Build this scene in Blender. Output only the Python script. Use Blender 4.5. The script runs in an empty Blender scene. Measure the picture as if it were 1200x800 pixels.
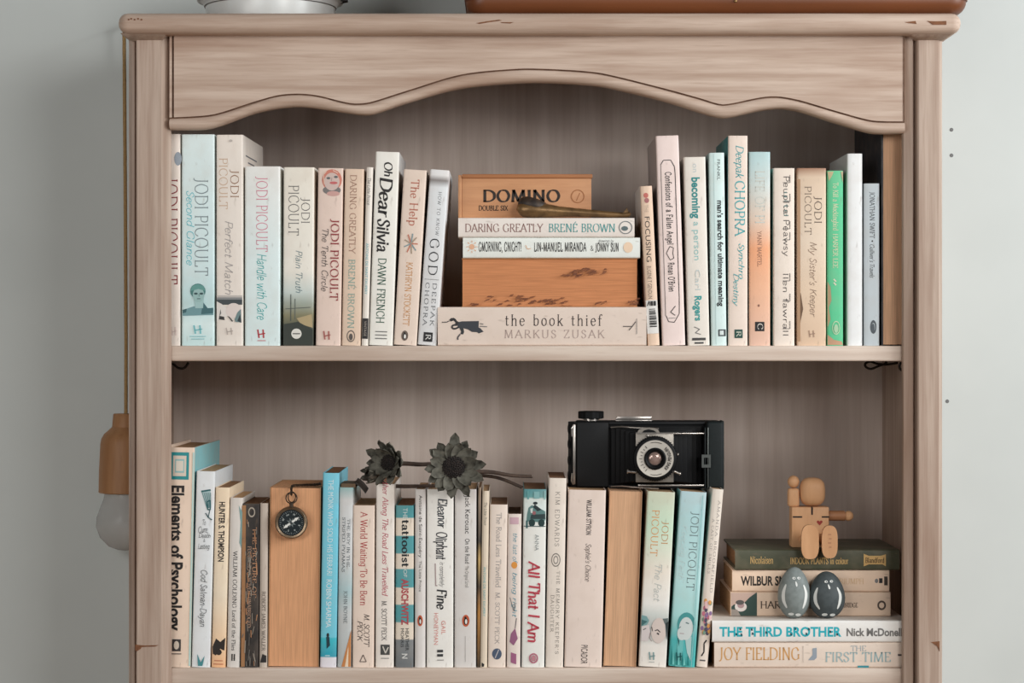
import bpy, bmesh, math, random
from mathutils import Vector, Matrix
random.seed(7)
SC = bpy.context.scene
COL = SC.collection
# ---------------------------------------------------------------- units
U = 0.00095          # metres per photo pixel on the front plane of the bookcase (y = 0)
D = 2500.0           # camera distance in those units
CZ = 1.45            # camera height in metres
def S(y): return (D + y) / D
def X(px, y=0): return (px - 600) * S(y)
def Z(py, y=0): return (400 - py) * S(y)
# ---------------------------------------------------------------- camera, world, lights
cd = bpy.data.cameras.new('camera'); cam = bpy.data.objects.new('camera', cd); COL.objects.link(cam)
cam.location = (0, -D * U, CZ); cam.rotation_euler = (math.pi / 2, 0, 0)
cd.sensor_width = 36; cd.lens = 36 * D / 1200; cd.clip_start = 0.05
SC.camera = cam
w = bpy.data.worlds.new('world'); SC.world = w; w.use_nodes = True
w.node_tree.nodes['Background'].inputs[0].default_value = (0.86, 0.93, 1, 1)
w.node_tree.nodes['Background'].inputs[1].default_value = 0.012
def area(name, loc, target, sx, sy, power, color):
    l = bpy.data.lights.new(name, 'AREA'); l.shape = 'RECTANGLE'; l.size = sx; l.size_y = sy
    l.energy = power; l.color = color
    o = bpy.data.objects.new(name, l); COL.objects.link(o); o.location = loc
    o.rotation_euler = (Vector(target) - Vector(loc)).to_track_quat('-Z', 'Y').to_euler()
    return o
area('left_fill_low_light', (-1.543, -1.839, 1.484), (0.05, 0.2, 1.4), 0.7, 0.6, 8.6, (1, 0.98, 0.95))  # added fill from the left, power fitted to the brightness, no known window
area('left_fill_high_light', (-1.014, -2.175, 1.998), (0.05, 0.2, 1.4), 0.7, 0.6, 10.5, (1, 0.98, 0.96))  # second added left fill, set higher, also fitted rather than a known window
area('right_window_light', (1.014, -2.175, 1.998), (0.05, 0.2, 1.4), 0.7, 0.6, 16.5, (1, 0.985, 0.96))
area('right_window_high_light', (1.543, -1.839, 2.571), (0.05, 0.2, 1.4), 0.7, 0.6, 5.5, (1, 0.985, 0.96))
area('right_window_low_light', (1.966, -1.377, 1.695), (0.05, 0.2, 1.4), 0.7, 0.8, 9.3, (0.98, 0.99, 1))
area('side_window_light', (2.255, -0.821, 1.998), (0.05, 0.2, 1.4), 0.7, 0.6, 19, (0.95, 0.985, 1))
area('side_window_high_light', (2.255, -0.821, 2.571), (0.05, 0.2, 1.4), 0.7, 0.6, 22, (0.95, 0.985, 1))
vs = SC.view_settings
vs.view_transform = 'Standard'; vs.look = 'None'; vs.exposure = 0.0; vs.gamma = 1.0; vs.use_curve_mapping = False

# ---------------------------------------------------------------- materials
def lin(c):
    return tuple(((v / 255) / 12.92 if v / 255 <= 0.04045 else ((v / 255 + 0.055) / 1.055) ** 2.4) for v in c) + (1,)
MATS = {}
def nt(name):
    m = bpy.data.materials.new(name); m.use_nodes = True
    t = m.node_tree; return m, t, t.nodes['Principled BSDF']
def noise_mix(t, base_socket_or_col, other, scale, amount, stretch=(1, 1, 1), detail=4, lo=0.4, hi=0.7):
    tc = t.nodes.new('ShaderNodeTexCoord'); mp = t.nodes.new('ShaderNodeMapping')
    mp.inputs['Scale'].default_value = stretch
    n = t.nodes.new('ShaderNodeTexNoise'); n.inputs['Scale'].default_value = scale; n.inputs['Detail'].default_value = detail
    r = t.nodes.new('ShaderNodeMapRange'); r.inputs[1].default_value = lo; r.inputs[2].default_value = hi
    r.inputs[3].default_value = 0; r.inputs[4].default_value = amount
    mx = t.nodes.new('ShaderNodeMix'); mx.data_type = 'RGBA'
    t.links.new(tc.outputs['Object'], mp.inputs[0]); t.links.new(mp.outputs[0], n.inputs['Vector'])
    t.links.new(n.outputs['Fac'], r.inputs[0]); t.links.new(r.outputs[0], mx.inputs[0])
    if isinstance(base_socket_or_col, tuple): mx.inputs[6].default_value = base_socket_or_col
    else: t.links.new(base_socket_or_col, mx.inputs[6])
    mx.inputs[7].default_value = other
    return mx.outputs[2]
def plain(c, rough=0.6, metal=0.0, mottle=0.0, other=None, spec=0.4, scale=60):
    k = ('plain', c, rough, metal, mottle, other, spec, scale)
    if k in MATS: return MATS[k]
    m, t, b = nt('surface_%02x%02x%02x' % tuple(c))
    b.inputs['Roughness'].default_value = rough; b.inputs['Metallic'].default_value = metal
    b.inputs['Specular IOR Level'].default_value = spec
    if mottle:
        o = other or tuple(int(v * 0.7) for v in c)
        s = noise_mix(t, lin(c), lin(o), scale, mottle)
        t.links.new(s, b.inputs['Base Color'])
    else: b.inputs['Base Color'].default_value = lin(c)
    MATS[k] = m; return m
def ink(c): return plain(tuple(c), 0.55)
def cover_mat(stops, h):
    """printed cover card: a colour, or colours in bands / fades along the height"""
    def up(c): return tuple(min(244, int(v * 1.07)) for v in c)
    stops = up(stops) if isinstance(stops[0], (int, float)) else [(p, up(c)) for p, c in stops]
    k = ('cover', str(stops), round(h, 4))
    if k in MATS: return MATS[k]
    m, t, b = nt('printed_card')
    b.inputs['Roughness'].default_value = 0.5; b.inputs['Specular IOR Level'].default_value = 0.35
    if isinstance(stops[0], (int, float)): src = lin(stops); first = stops
    else:
        tc = t.nodes.new('ShaderNodeTexCoord'); sp = t.nodes.new('ShaderNodeSeparateXYZ')
        mr = t.nodes.new('ShaderNodeMapRange'); mr.inputs[1].default_value = 0; mr.inputs[2].default_value = h
        rp = t.nodes.new('ShaderNodeValToRGB')
        t.links.new(tc.outputs['Object'], sp.inputs[0]); t.links.new(sp.outputs['Z'], mr.inputs[0]); t.links.new(mr.outputs[0], rp.inputs[0])
        e = rp.color_ramp.elements
        while len(e) < len(stops): e.new(0.5)
        for i, (p, c) in enumerate(sorted(stops)): e[i].position = p; e[i].color = lin(c)
        src = rp.outputs[0]; first = stops[0][1]
    s = noise_mix(t, src, lin((186, 162, 140)), 45, 0.22, lo=0.45, hi=0.85)
    s = noise_mix(t, s, lin((120, 98, 80)), 220, 0.35, (1, 1, 0.35), lo=0.62, hi=0.8)
    t.links.new(s, b.inputs['Base Color'])
    MATS[k] = m; return m
def wood(name, light, dark, stain, stretch, scale=5.0, rough=0.55, fine=0.5, stain_amt=0.55, stain_stretch=None, stain_scale=None):
    m, t, b = nt(name); b.inputs['Roughness'].default_value = rough; b.inputs['Specular IOR Level'].default_value = 0.3
    s = noise_mix(t, lin(light), lin(dark), scale * 8, fine, stretch, 6, 0.35, 0.7)
    s = noise_mix(t, s, lin(dark), scale * 30, fine * 0.6, stretch, 3, 0.5, 0.75)
    s = noise_mix(t, s, lin(stain), stain_scale or scale * 1.6, stain_amt, stain_stretch or tuple(math.sqrt(v) for v in stretch), 5, 0.5, 0.8)
    t.links.new(s, b.inputs['Base Color']); return m
HZ, VT = (0.12, 1, 1.6), (1, 1, 0.07)
CASE_L, CASE_D, CASE_S = (203, 182, 166), (166, 139, 121), (142, 102, 78)
M_case_h = wood('distressed_cream_paint_horizontal', CASE_L, CASE_D, CASE_S, (.06, 1, 1.2), 13.0, fine=.75, stain_amt=.7, stain_stretch=(.4, 1, 1.6), stain_scale=8)
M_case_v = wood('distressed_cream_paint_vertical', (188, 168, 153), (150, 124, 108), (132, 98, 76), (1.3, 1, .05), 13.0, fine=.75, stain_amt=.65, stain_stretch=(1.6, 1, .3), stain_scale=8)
M_shelf = wood('pale_shelf_paint', (216, 200, 186), (190, 168, 152), (160, 128, 106), (.06, 1, 1.2), 13.0, fine=.7, stain_amt=.5, stain_stretch=(.4, 1, 1.6), stain_scale=8)
M_back = wood('limewashed_back_board', (222, 207, 197), (196, 177, 165), (146, 122, 106), (1.3, 1, .04), 9.0, fine=.55, stain_amt=.7, stain_stretch=(1.8, 1, .22), stain_scale=6)
M_chip = plain((128, 84, 56), 0.8, mottle=0.6, other=(80, 50, 36), scale=300)
M_groove = plain((112, 84, 68), 0.8, mottle=0.6, other=(150, 120, 100), scale=120)
M_pages = {}
def pages(c=(206, 160, 116), axis='z'):
    k = (c, axis)
    if k in M_pages: return M_pages[k]
    st = {'z': (9, 0.6, 0.25), 'x': (9, 0.6, 0.25)}[axis]
    m, t, b = nt('page_edges'); b.inputs['Roughness'].default_value = 0.85; b.inputs['Specular IOR Level'].default_value = 0.1
    d = tuple(int(v * 0.82) for v in c)
    s = noise_mix(t, lin(c), lin(d), 90, 0.6, st, 4, 0.35, 0.7)
    s = noise_mix(t, s, lin(tuple(int(v * 0.72) for v in c)), 12, 0.45, (1, 1, 1), 3, 0.5, 0.8)
    t.links.new(s, b.inputs['Base Color']); M_pages[k] = m; return m

# ---------------------------------------------------------------- mesh builder
class MB:
    def __init__(self): self.v = []; self.f = []; self.m = []; self.mats = []
    def mi(self, mat):
        if mat not in self.mats: self.mats.append(mat)
        return self.mats.index(mat)
    def add(self, vs_, fs, mat, M=None):
        o = len(self.v); i = self.mi(mat)
        self.v += [tuple(M @ Vector(p)) if M else tuple(p) for p in vs_]
        for f in fs: self.f.append([o + k for k in f]); self.m.append(i)
    def box(self, x0, x1, y0, y1, z0, z1, mat, bev=0, seg=2, M=None):
        bm = bmesh.new(); bmesh.ops.create_cube(bm, size=1)
        for q in bm.verts:
            q.co = ((x0 + x1) / 2 + q.co.x * (x1 - x0), (y0 + y1) / 2 + q.co.y * (y1 - y0), (z0 + z1) / 2 + q.co.z * (z1 - z0))
        if bev: bmesh.ops.bevel(bm, geom=bm.edges[:], offset=bev, segments=seg, profile=0.5, affect='EDGES')
        bm.verts.index_update()
        self.add([q.co.copy() for q in bm.verts], [[q.index for q in f.verts] for f in bm.faces], mat, M); bm.free()
    def prism(self, pts, axis, a0, a1, mat, M=None):
        """polygon extruded along axis: pts are the two other coordinates in xyz order"""
        def mk(p, a): return {'x': (a, p[0], p[1]), 'y': (p[0], a, p[1]), 'z': (p[0], p[1], a)}[axis]
        n = len(pts)
        vs_ = [mk(p, a0) for p in pts] + [mk(p, a1) for p in pts]
        fs = [[i, (i + 1) % n, n + (i + 1) % n, n + i] for i in range(n)] + [list(range(n))[::-1], list(range(n, 2 * n))]
        self.add(vs_, fs, mat, M)
    def lathe(self, prof, mat, seg=40, M=None, cap=True):
        """prof: (radius, z) from bottom to top around z"""
        vs_ = []; fs = []
        for r, z in prof:
            for k in range(seg):
                a = 2 * math.pi * k / seg; vs_.append((r * math.cos(a), r * math.sin(a), z))
        for j in range(len(prof) - 1):
            for k in range(seg):
                k2 = (k + 1) % seg; fs.append([j * seg + k, j * seg + k2, (j + 1) * seg + k2, (j + 1) * seg + k])
        if cap: fs += [list(range(seg))[::-1], [(len(prof) - 1) * seg + k for k in range(seg)]]
        self.add(vs_, fs, mat, M)
    def tube(self, path, rad, mat, seg=10, M=None, closed=False):
        P = [Vector(p) for p in path]; n = len(P)
        R = rad if isinstance(rad, (list, tuple)) else [rad] * n
        vs_ = []; fs = []; up = Vector((0.13, 0.31, 0.94))
        for i in range(n):
            a = P[(i - 1) % n] if closed or i > 0 else P[i]; b = P[(i + 1) % n] if closed or i < n - 1 else P[i]
            t = (b - a).normalized(); s = t.cross(up)
            if s.length < 1e-3: s = t.cross(Vector((1, 0, 0)))
            s.normalize(); q = s.cross(t).normalized()
            for k in range(seg):
                an = 2 * math.pi * k / seg; vs_.append(P[i] + (s * math.cos(an) + q * math.sin(an)) * R[i])
        for i in range(n if closed else n - 1):
            for k in range(seg):
                k2 = (k + 1) % seg; i2 = (i + 1) % n
                fs.append([i * seg + k, i * seg + k2, i2 * seg + k2, i2 * seg + k])
        if not closed: fs += [list(range(seg))[::-1], [(n - 1) * seg + k for k in range(seg)]]
        self.add(vs_, fs, mat, M)
    def ball(self, c, r, mat, seg=24, rings=14, M=None, fn=None):
        vs_ = []; fs = []
        rx, ry, rz = r if isinstance(r, (tuple, list)) else (r, r, r)
        for j in range(rings + 1):
            th = math.pi * j / rings
            for k in range(seg):
                a = 2 * math.pi * k / seg
                p = Vector((math.sin(th) * math.cos(a), math.sin(th) * math.sin(a), -math.cos(th)))
                if fn: p = fn(p)
                vs_.append((c[0] + rx * p[0], c[1] + ry * p[1], c[2] + rz * p[2]))
        for j in range(rings):
            for k in range(seg):
                k2 = (k + 1) % seg; fs.append([j * seg + k, j * seg + k2, (j + 1) * seg + k2, (j + 1) * seg + k])
        self.add(vs_, fs, mat, M)
    def build(self, name, parent=None, loc=None, smooth=38):
        me = bpy.data.meshes.new(name)
        me.from_pydata([(a * U, b * U, c * U) for a, b, c in self.v], [], self.f)
        for m in self.mats: me.materials.append(m)
        me.polygons.foreach_set('material_index', self.m)
        bm = bmesh.new(); bm.from_mesh(me); bmesh.ops.recalc_face_normals(bm, faces=bm.faces[:]); bm.to_mesh(me); bm.free()
        me.polygons.foreach_set('use_smooth', [True] * len(me.polygons))
        me.set_sharp_from_angle(angle=math.radians(smooth)); me.update()
        o = bpy.data.objects.new(name, me); COL.objects.link(o)
        if parent: o.parent = parent
        if loc: o.location = (loc[0] * U, loc[1] * U, loc[2] * U + CZ)
        return o
def thing(name, label, cat, loc, rot=(0, 0, 0), group=None):
    o = bpy.data.objects.new(name, None); o.empty_display_size = 0.02; COL.objects.link(o)
    o.location = (loc[0] * U, loc[1] * U, loc[2] * U + CZ); o.rotation_euler = rot
    o['label'] = label; o['category'] = cat
    if group: o['group'] = group
    return o
def structure(o): o['kind'] = 'structure'; return o

# ---------------------------------------------------------------- stroke lettering (skeleton letters drawn with a broad nib)
def _parse(s):
    out = {}
    for ln in s.strip().splitlines():
        ch, adv, *st = ln.strip().split('|')
        L = []
        for q in st:
            sm = q.startswith('~'); q = q.lstrip('~'); pts = []; ser = []
            for tok in q.split():
                e = tok.endswith('s'); a, b = tok.rstrip('s').split(','); pts.append((float(a), float(b))); ser.append(e)
            L.append((sm, pts, ser))
        out[ch] = (float(adv), L)
    return out
GL = _parse('''
A|.74|.02,0s .36,1|.36,1 .72,0s|.15,.36 .58,.36
B|.62|.12,0s .12,1s|~.12,1 .42,.98 .5,.76 .4,.55 .12,.53|~.12,.53 .46,.5 .56,.27 .44,.02 .12,0
C|.74|~.67,.78 .56,.97 .38,1.01 .14,.85 .06,.5 .14,.15 .38,-.01 .57,.05 .68,.22
D|.8|.12,0s .12,1s|~.12,1 .46,.97 .7,.75 .73,.5 .7,.25 .46,.03 .12,0
E|.62|.12,0s .12,1s|.12,1 .52,1 .53,.84|.12,.52 .42,.52|.12,0 .54,0 .56,.17
F|.56|.12,0s .12,1s|.12,1 .52,1 .53,.84|.12,.52 .42,.52
G|.8|~.67,.78 .56,.97 .38,1.01 .14,.85 .06,.5 .14,.15 .38,-.01 .56,.03 .69,.12|.69,.1 .69,.42s
H|.8|.12,0s .12,1s|.68,0s .68,1s|.12,.52 .68,.52
I|.26|.13,0s .13,1s
J|.36|~.22,1s .22,.5 .2,.1 .1,-.1 .0,-.1
K|.7|.12,0s .12,1s|.62,1s .14,.42|.3,.6 .66,0s
L|.56|.12,0s .12,1s|.12,0 .52,0 .54,.18
M|.94|.1,0s .16,1s|.16,1 .46,.05|.46,.05 .78,1s|.78,1 .84,0s
N|.82|.14,0s .14,1s|.14,1 .68,0|.68,0 .68,1s
O|.84|~.42,1.01 .2,.92 .06,.5 .2,.08 .42,-.01 .64,.08 .78,.5 .64,.92 .42,1.01
P|.58|.12,0s .12,1s|~.12,1 .46,.97 .54,.73 .44,.49 .12,.47
Q|.84|~.42,1.01 .2,.92 .06,.5 .2,.08 .42,-.01 .64,.08 .78,.5 .64,.92 .42,1.01|.42,.06 .8,-.18
R|.68|.12,0s .12,1s|~.12,1 .46,.97 .54,.75 .44,.53 .12,.51|.32,.5 .66,0s
S|.54|~.47,.8 .34,1 .16,.98 .07,.78 .2,.58 .38,.45 .48,.24 .36,.02 .16,-.01 .05,.22
T|.66|.33,0s .33,1|.03,.84 .04,1 .62,1 .63,.84
U|.78|~.12,1s .12,.34 .2,.06 .4,-.02 .58,.08 .66,.34 .66,1s
V|.72|.02,1s .37,0|.37,0 .7,1s
W|1.02|.02,1s .28,0|.28,0 .5,.95|.5,.95 .74,0|.74,0 1,1s
X|.7|.04,1s .64,0s|.64,1s .04,0s
Y|.68|.02,1s .34,.48|.66,1s .34,.48|.34,.48 .34,0s
Z|.62|.06,.86 .07,1 .56,1 .04,0 .57,0 .58,.15
a|.5|~.08,.52 .2,.66 .35,.6 .38,.42 .38,.12 .48,.01|~.38,.38 .16,.32 .05,.16 .14,0 .28,.02 .38,.14
b|.54|.1,1s .1,.02|~.1,.5 .28,.66 .46,.54 .48,.3 .42,.08 .26,-.01 .1,.1
c|.46|~.4,.53 .26,.66 .1,.56 .05,.33 .12,.08 .28,-.01 .42,.12
d|.55|.45,1s .45,0s|~.45,.5 .27,.66 .09,.54 .06,.3 .12,.08 .27,-.01 .45,.12
e|.48|~.06,.36 .42,.37 .38,.58 .24,.66 .09,.55 .05,.32 .12,.07 .26,-.01 .42,.12
f|.32|~.13,0s .13,.7 .17,.94 .28,1.01 .36,.94|.02,.63 .28,.63
g|.52|~.44,.5 .26,.66 .09,.54 .06,.3 .12,.1 .26,.02 .44,.14|~.44,.64 .44,.05 .38,-.24 .22,-.3 .06,-.22
h|.56|.1,1s .1,0s|~.1,.45 .26,.65 .42,.58 .45,.4 .45,0s
i|.24|.11,.64s .11,0s|.11,.84 .115,.93
j|.24|~.12,.64s .12,.0 .08,-.24 -.04,-.28|.12,.84 .125,.93
k|.52|.1,1s .1,0s|.44,.64s .12,.26|.22,.38 .48,0s
l|.24|.11,1s .11,0s
m|.86|.1,.64s .1,0s|~.1,.45 .24,.65 .4,.58 .43,.4 .43,0s|~.43,.45 .57,.65 .73,.58 .76,.4 .76,0s
n|.56|.1,.64s .1,0s|~.1,.45 .26,.65 .42,.58 .45,.4 .45,0s
o|.52|~.26,.66 .1,.56 .05,.33 .1,.1 .26,-.01 .42,.1 .47,.33 .42,.56 .26,.66
p|.55|.1,.64s .1,-.3s|~.1,.5 .28,.66 .46,.54 .48,.3 .42,.08 .26,-.01 .1,.1
q|.55|.45,.64 .45,-.3s|~.45,.5 .27,.66 .09,.54 .06,.3 .12,.08 .27,-.01 .45,.12
r|.38|.1,.64s .1,0s|~.1,.42 .2,.6 .36,.64
s|.4|~.34,.54 .24,.66 .1,.6 .08,.46 .2,.36 .33,.24 .32,.08 .2,-.01 .05,.1
t|.34|~.14,.86 .14,.2 .18,.02 .32,.06|.02,.63 .3,.63
u|.56|~.1,.64s .1,.2 .18,0 .34,.04 .44,.2|.44,.64s .44,0s
v|.5|.02,.64s .25,0|.25,0 .47,.64s
w|.74|.02,.64s .2,0|.2,0 .37,.6|.37,.6 .54,0|.54,0 .72,.64s
x|.5|.04,.64s .46,0s|.45,.64s .04,0s
y|.5|.03,.64s .25,.02|~.47,.64s .25,0 .14,-.24 .02,-.28
z|.46|.05,.52 .06,.64 .42,.64 .04,0 .43,0 .44,.1
6|.54|~.44,.94 .24,.86 .08,.5 .08,.2 .24,0 .44,.1 .46,.36 .3,.56 .1,.42
7|.52|.04,.86 .04,1 .48,1 .2,0
8|.54|~.26,1 .1,.9 .12,.66 .4,.4 .44,.14 .26,0 .08,.14 .12,.4 .4,.64 .42,.9 .26,1
'|.2|.1,1.02 .07,.76
,|.22|~.12,.06 .12,-.04 .06,-.16
.|.22|.11,.0 .115,.08
-|.36|.04,.34 .3,.34
!|.24|.12,1 .12,.28|.12,.0 .12,.08
&|.74|~.7,.4 .56,.1 .3,-.02 .1,.14 .14,.36 .4,.6 .42,.88 .28,1 .16,.86 .24,.6 .68,0
*|.34|.16,.4 .17,.56
''')
def _cr(P, n=6):
    if len(P) < 3: return P
    closed = P[0] == P[-1]; out = []
    for i in range(len(P) - 1):
        p0 = P[i - 1] if i > 0 else (P[-2] if closed else P[0]); p1 = P[i]; p2 = P[i + 1]
        p3 = P[i + 2] if i + 2 < len(P) else (P[1] if closed else P[-1])
        for k in range(n):
            t = k / n
            out.append(tuple(0.5 * (2 * p1[a] + (p2[a] - p0[a]) * t + (2 * p0[a] - 5 * p1[a] + 4 * p2[a] - p3[a]) * t * t +
                       (3 * p1[a] - p0[a] - 3 * p2[a] + p3[a]) * t ** 3) for a in (0, 1)))
    out.append(P[-1]); return out
STY = {  # thick, thin, serif, slant, letter gap
    'serif': (.13, .05, .1, 0, .07), 'light': (.085, .045, .08, 0, .07), 'wide': (.10, .05, .09, 0, .24), 'italic': (.12, .05, .05, .22, .04),
    'bold': (.18, .08, .11, 0, .09), 'hand': (.075, .075, 0, .2, .03), 'brush': (.17, .07, 0, .1, .04), 'stroke': (.085, .085, 0, 0, .1), 'fat': (.15, .15, 0, 0, .12), 'dom': (.19, .1, .1, 0, .09)}
def stroke_text(txt, style):
    """quads in letter units (cap height 1) and the total advance"""
    tk, tn, sf, sl, gap = STY[style]; quads = []; x = 0; rnd = random.Random(txt + style)
    for ch in txt:
        if ch == ' ': x += .34 + gap; continue
        acc = ch == 'É' or ch == 'é'
        if acc: ch = {'É': 'E', 'é': 'e'}[ch]
        adv, L = GL.get(ch, GL['o']); L = list(L)
        if acc: L.append((False, [(.24, 1.12), (.4, 1.28)], [False, False]))
        jy = rnd.uniform(-.04, .04) if style in ('hand', 'brush') else 0
        for sm, pts, ser in L:
            P = _cr(pts) if sm else pts
            P = [(x + a + sl * b, b + jy) for a, b in P]
            segs = [P] if sm else [[P[i], P[i + 1]] for i in range(len(P) - 1)]
            for sg in segs:
                W = []; N = []
                for i in range(len(sg)):
                    a = sg[max(i - 1, 0)]; b = sg[min(i + 1, len(sg) - 1)]
                    dx, dy = b[0] - a[0], b[1] - a[1]; l = math.hypot(dx, dy) or 1; dx /= l; dy /= l
                    c = abs(dx * math.sin(.3) - dy * math.cos(.3)); W.append((tn + (tk - tn) * c) / 2); N.append((-dy, dx, dx, dy))
                e = [(p[0], p[1]) for p in sg]
                e[0] = (e[0][0] - N[0][2] * W[0] * .6, e[0][1] - N[0][3] * W[0] * .6); e[-1] = (e[-1][0] + N[-1][2] * W[-1] * .6, e[-1][1] + N[-1][3] * W[-1] * .6)
                for i in range(len(e) - 1):
                    quads.append([(e[i][0] - N[i][0] * W[i], e[i][1] - N[i][1] * W[i]), (e[i + 1][0] - N[i + 1][0] * W[i + 1], e[i + 1][1] - N[i + 1][1] * W[i + 1]),
                                  (e[i + 1][0] + N[i + 1][0] * W[i + 1], e[i + 1][1] + N[i + 1][1] * W[i + 1]), (e[i][0] + N[i][0] * W[i], e[i][1] + N[i][1] * W[i])])
            if sf:
                for (a, b), e in zip(pts, ser):
                    if e:
                        px_, py_ = x + a + sl * b, b
                        quads.append([(px_ - sf, py_ - tn / 2), (px_ + sf, py_ - tn / 2), (px_ + sf, py_ + tn / 2), (px_ - sf, py_ + tn / 2)])
        x += adv + gap
    return quads, max(x - gap, .1)
FONTC = {}
def font_text(txt, bold):
    """the built-in sans letters as flat triangles, cap height 1"""
    k = (txt, bold)
    if k in FONTC: return FONTC[k]
    c = bpy.data.curves.new('letters', 'FONT'); c.body = txt; c.size = 1; c.resolution_u = 3; c.offset = 0.03 if bold else 0.0
    o = bpy.data.objects.new('letters', c); COL.objects.link(o)
    dg = bpy.context.evaluated_depsgraph_get(); ev = o.evaluated_get(dg); me = ev.to_mesh()
    vs_ = [(q.co.x, q.co.y) for q in me.vertices]; fs = [list(p.vertices) for p in me.polygons]
    ev.to_mesh_clear(); bpy.data.objects.remove(o); bpy.data.curves.remove(c)
    x0 = min(q[0] for q in vs_); x1 = max(q[0] for q in vs_); cap = 0.72
    vs_ = [((q[0] - x0) / cap, q[1] / cap) for q in vs_]
    FONTC[k] = (vs_, fs, (x1 - x0) / cap); return FONTC[k]
def letters(txt, style):
    """verts, faces, advance in units of cap height"""
    if style in ('sans', 'sansb'): return font_text(txt, style == 'sansb')
    q, adv = stroke_text(txt, style); vs_ = []; fs = []
    for a in q: fs.append(list(range(len(vs_), len(vs_) + 4))); vs_ += a
    return vs_, fs, adv

# ================================================================= THE SETTING
WALL_Y = 332; FLOOR_Z = -CZ / U
M_wall, t_, b_ = nt('white_plaster'); b_.inputs['Roughness'].default_value = 0.8
t_.links.new(noise_mix(t_, lin((211, 217, 215)), lin((202, 208, 206)), 6, 0.6), b_.inputs['Base Color'])
g = MB(); g.box(-3200, 3200, WALL_Y, WALL_Y + 100, FLOOR_Z, 1300, M_wall)
for px, py in ((1115, 152), (1115, 182), (1110, 470)):           # small nail holes in the plaster
    g.lathe([(2.6, 0), (2.2, .4)], plain((120, 122, 122), 0.9), 10, Matrix.Translation((X(px, WALL_Y), WALL_Y - .1, Z(py, WALL_Y))) @ Matrix.Rotation(math.pi / 2, 4, 'X'))
structure(g.build('wall_back', loc=(0, 0, 0)))
g = MB(); g.box(-3200, 3200, -4000, WALL_Y, FLOOR_Z - 60, FLOOR_Z, wood('oak_floor', (170, 140, 110), (140, 110, 84), (110, 84, 62), HZ))
structure(g.build('floor', loc=(0, 0, 0)))

# ================================================================= BOOKCASE
LX, RX = -452, 505             # outer faces of the sides
IL, IR = -444, 486             # inner faces
BACK = 300
SH1 = Z(405, 18); SH2 = Z(783, 18); TOPZ = Z(14, -22)
case = thing('bookcase', 'tall distressed cream wooden bookcase with a wavy arched top rail', 'bookcase', (29, 150, FLOOR_Z))
def part(mb, name, smooth=38):
    o = mb.build(name, case, smooth=smooth); o.location = (-29 * U, -150 * U, -FLOOR_Z * U); return o
g = MB()
g.box(X(137, -22), X(1128, -22), -22, BACK + 8, Z(38.5, -22), TOPZ, M_case_h, 11.5, 5)
def chip(g, pts, y):            # a flake of missing paint showing the bare wood
    g.prism([(X(a, y), Z(b, y)) for a, b in pts], 'y', y - .35, y + 1.5, M_chip)
chip(g, [(558, 27), (570, 25), (585, 23), (588, 24), (574, 26), (562, 28)], -22); chip(g, [(586, 26), (602, 26), (598, 27.5), (588, 27)], -22)
chip(g, [(1086, 24.5), (1096, 25), (1109, 24.5), (1109, 29), (1093, 29), (1090, 27)], -22); chip(g, [(1060, 26), (1073, 24.5), (1074, 28), (1064, 27)], -22)
for q in ((150, 23), (153, 22), (157, 23), (161, 22), (165, 23)): chip(g, [(q[0], q[1] - 1), (q[0] + 2, q[1] - .6), (q[0] + 1.5, q[1] + 1), (q[0] - .3, q[1] + .7)], -21.6)
part(g, 'cornice')
def frustum(g, a, b, z0, z1, mat):   # a bottom rect, b top rect (x0,x1,y0,y1)
    v = [(a[0], a[2], z0), (a[1], a[2], z0), (a[1], a[3], z0), (a[0], a[3], z0), (b[0], b[2], z1), (b[1], b[2], z1), (b[1], b[3], z1), (b[0], b[3], z1)]
    g.add(v, [[0, 1, 5, 4], [1, 2, 6, 5], [2, 3, 7, 6], [3, 0, 4, 7], [0, 3, 2, 1], [4, 5, 6, 7]], mat)
zc0, zc1 = Z(47, 0), Z(38.5, -22) + 1
g = MB()
frustum(g, (X(153), X(190), -1, BACK), (X(143), X(196), -13, BACK), zc0, zc1, M_case_v)
part(g, 'cornice_moulding'); g = MB()
frustum(g, (X(1075), X(1105), -1, BACK), (X(1064), X(1114), -13, BACK), zc0, zc1, M_case_v)
part(g, 'cornice_moulding')
# posts
def post(pts, chips):
    g = MB(); g.prism([(X(a, 0), b) for a, b in pts], 'z', FLOOR_Z, Z(41), M_case_v)
    for c in chips: chip(g, c, 0)
    part(g, 'post', 20)
post([(150, 19), (150, 15), (152.5, 11), (156, 10), (157, 14), (158.5, 14), (159.5, 1), (161, 0), (189, 0), (190, 2), (190.6, 3), (198, 15), (198, 19)],
     [[(158.5, 755), (170, 756), (186, 755.5), (182, 757.3), (172, 757.5), (166, 758), (165, 760), (160, 763), (158.5, 761)]])
post([(1060, 19), (1060, 12), (1061, 10), (1071, 7), (1073, 13), (1074.5, 13), (1075.5, 1), (1077, 0), (1100, 0), (1101, 2), (1107, 15), (1107, 19)],
     [[(1091, 752), (1101, 751), (1101, 763), (1098, 757)]])
for a, b in ((LX, IL), (IR, RX)):
    g = MB(); g.box(a, b, 17, BACK, FLOOR_Z, Z(38.5, -22) + 1, M_case_v); part(g, 'side_panel')
g = MB(); g.box(LX, RX, BACK, BACK + 8, FLOOR_Z, Z(38.5, -22) + 1, M_back)
part(g, 'back_panel')
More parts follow.
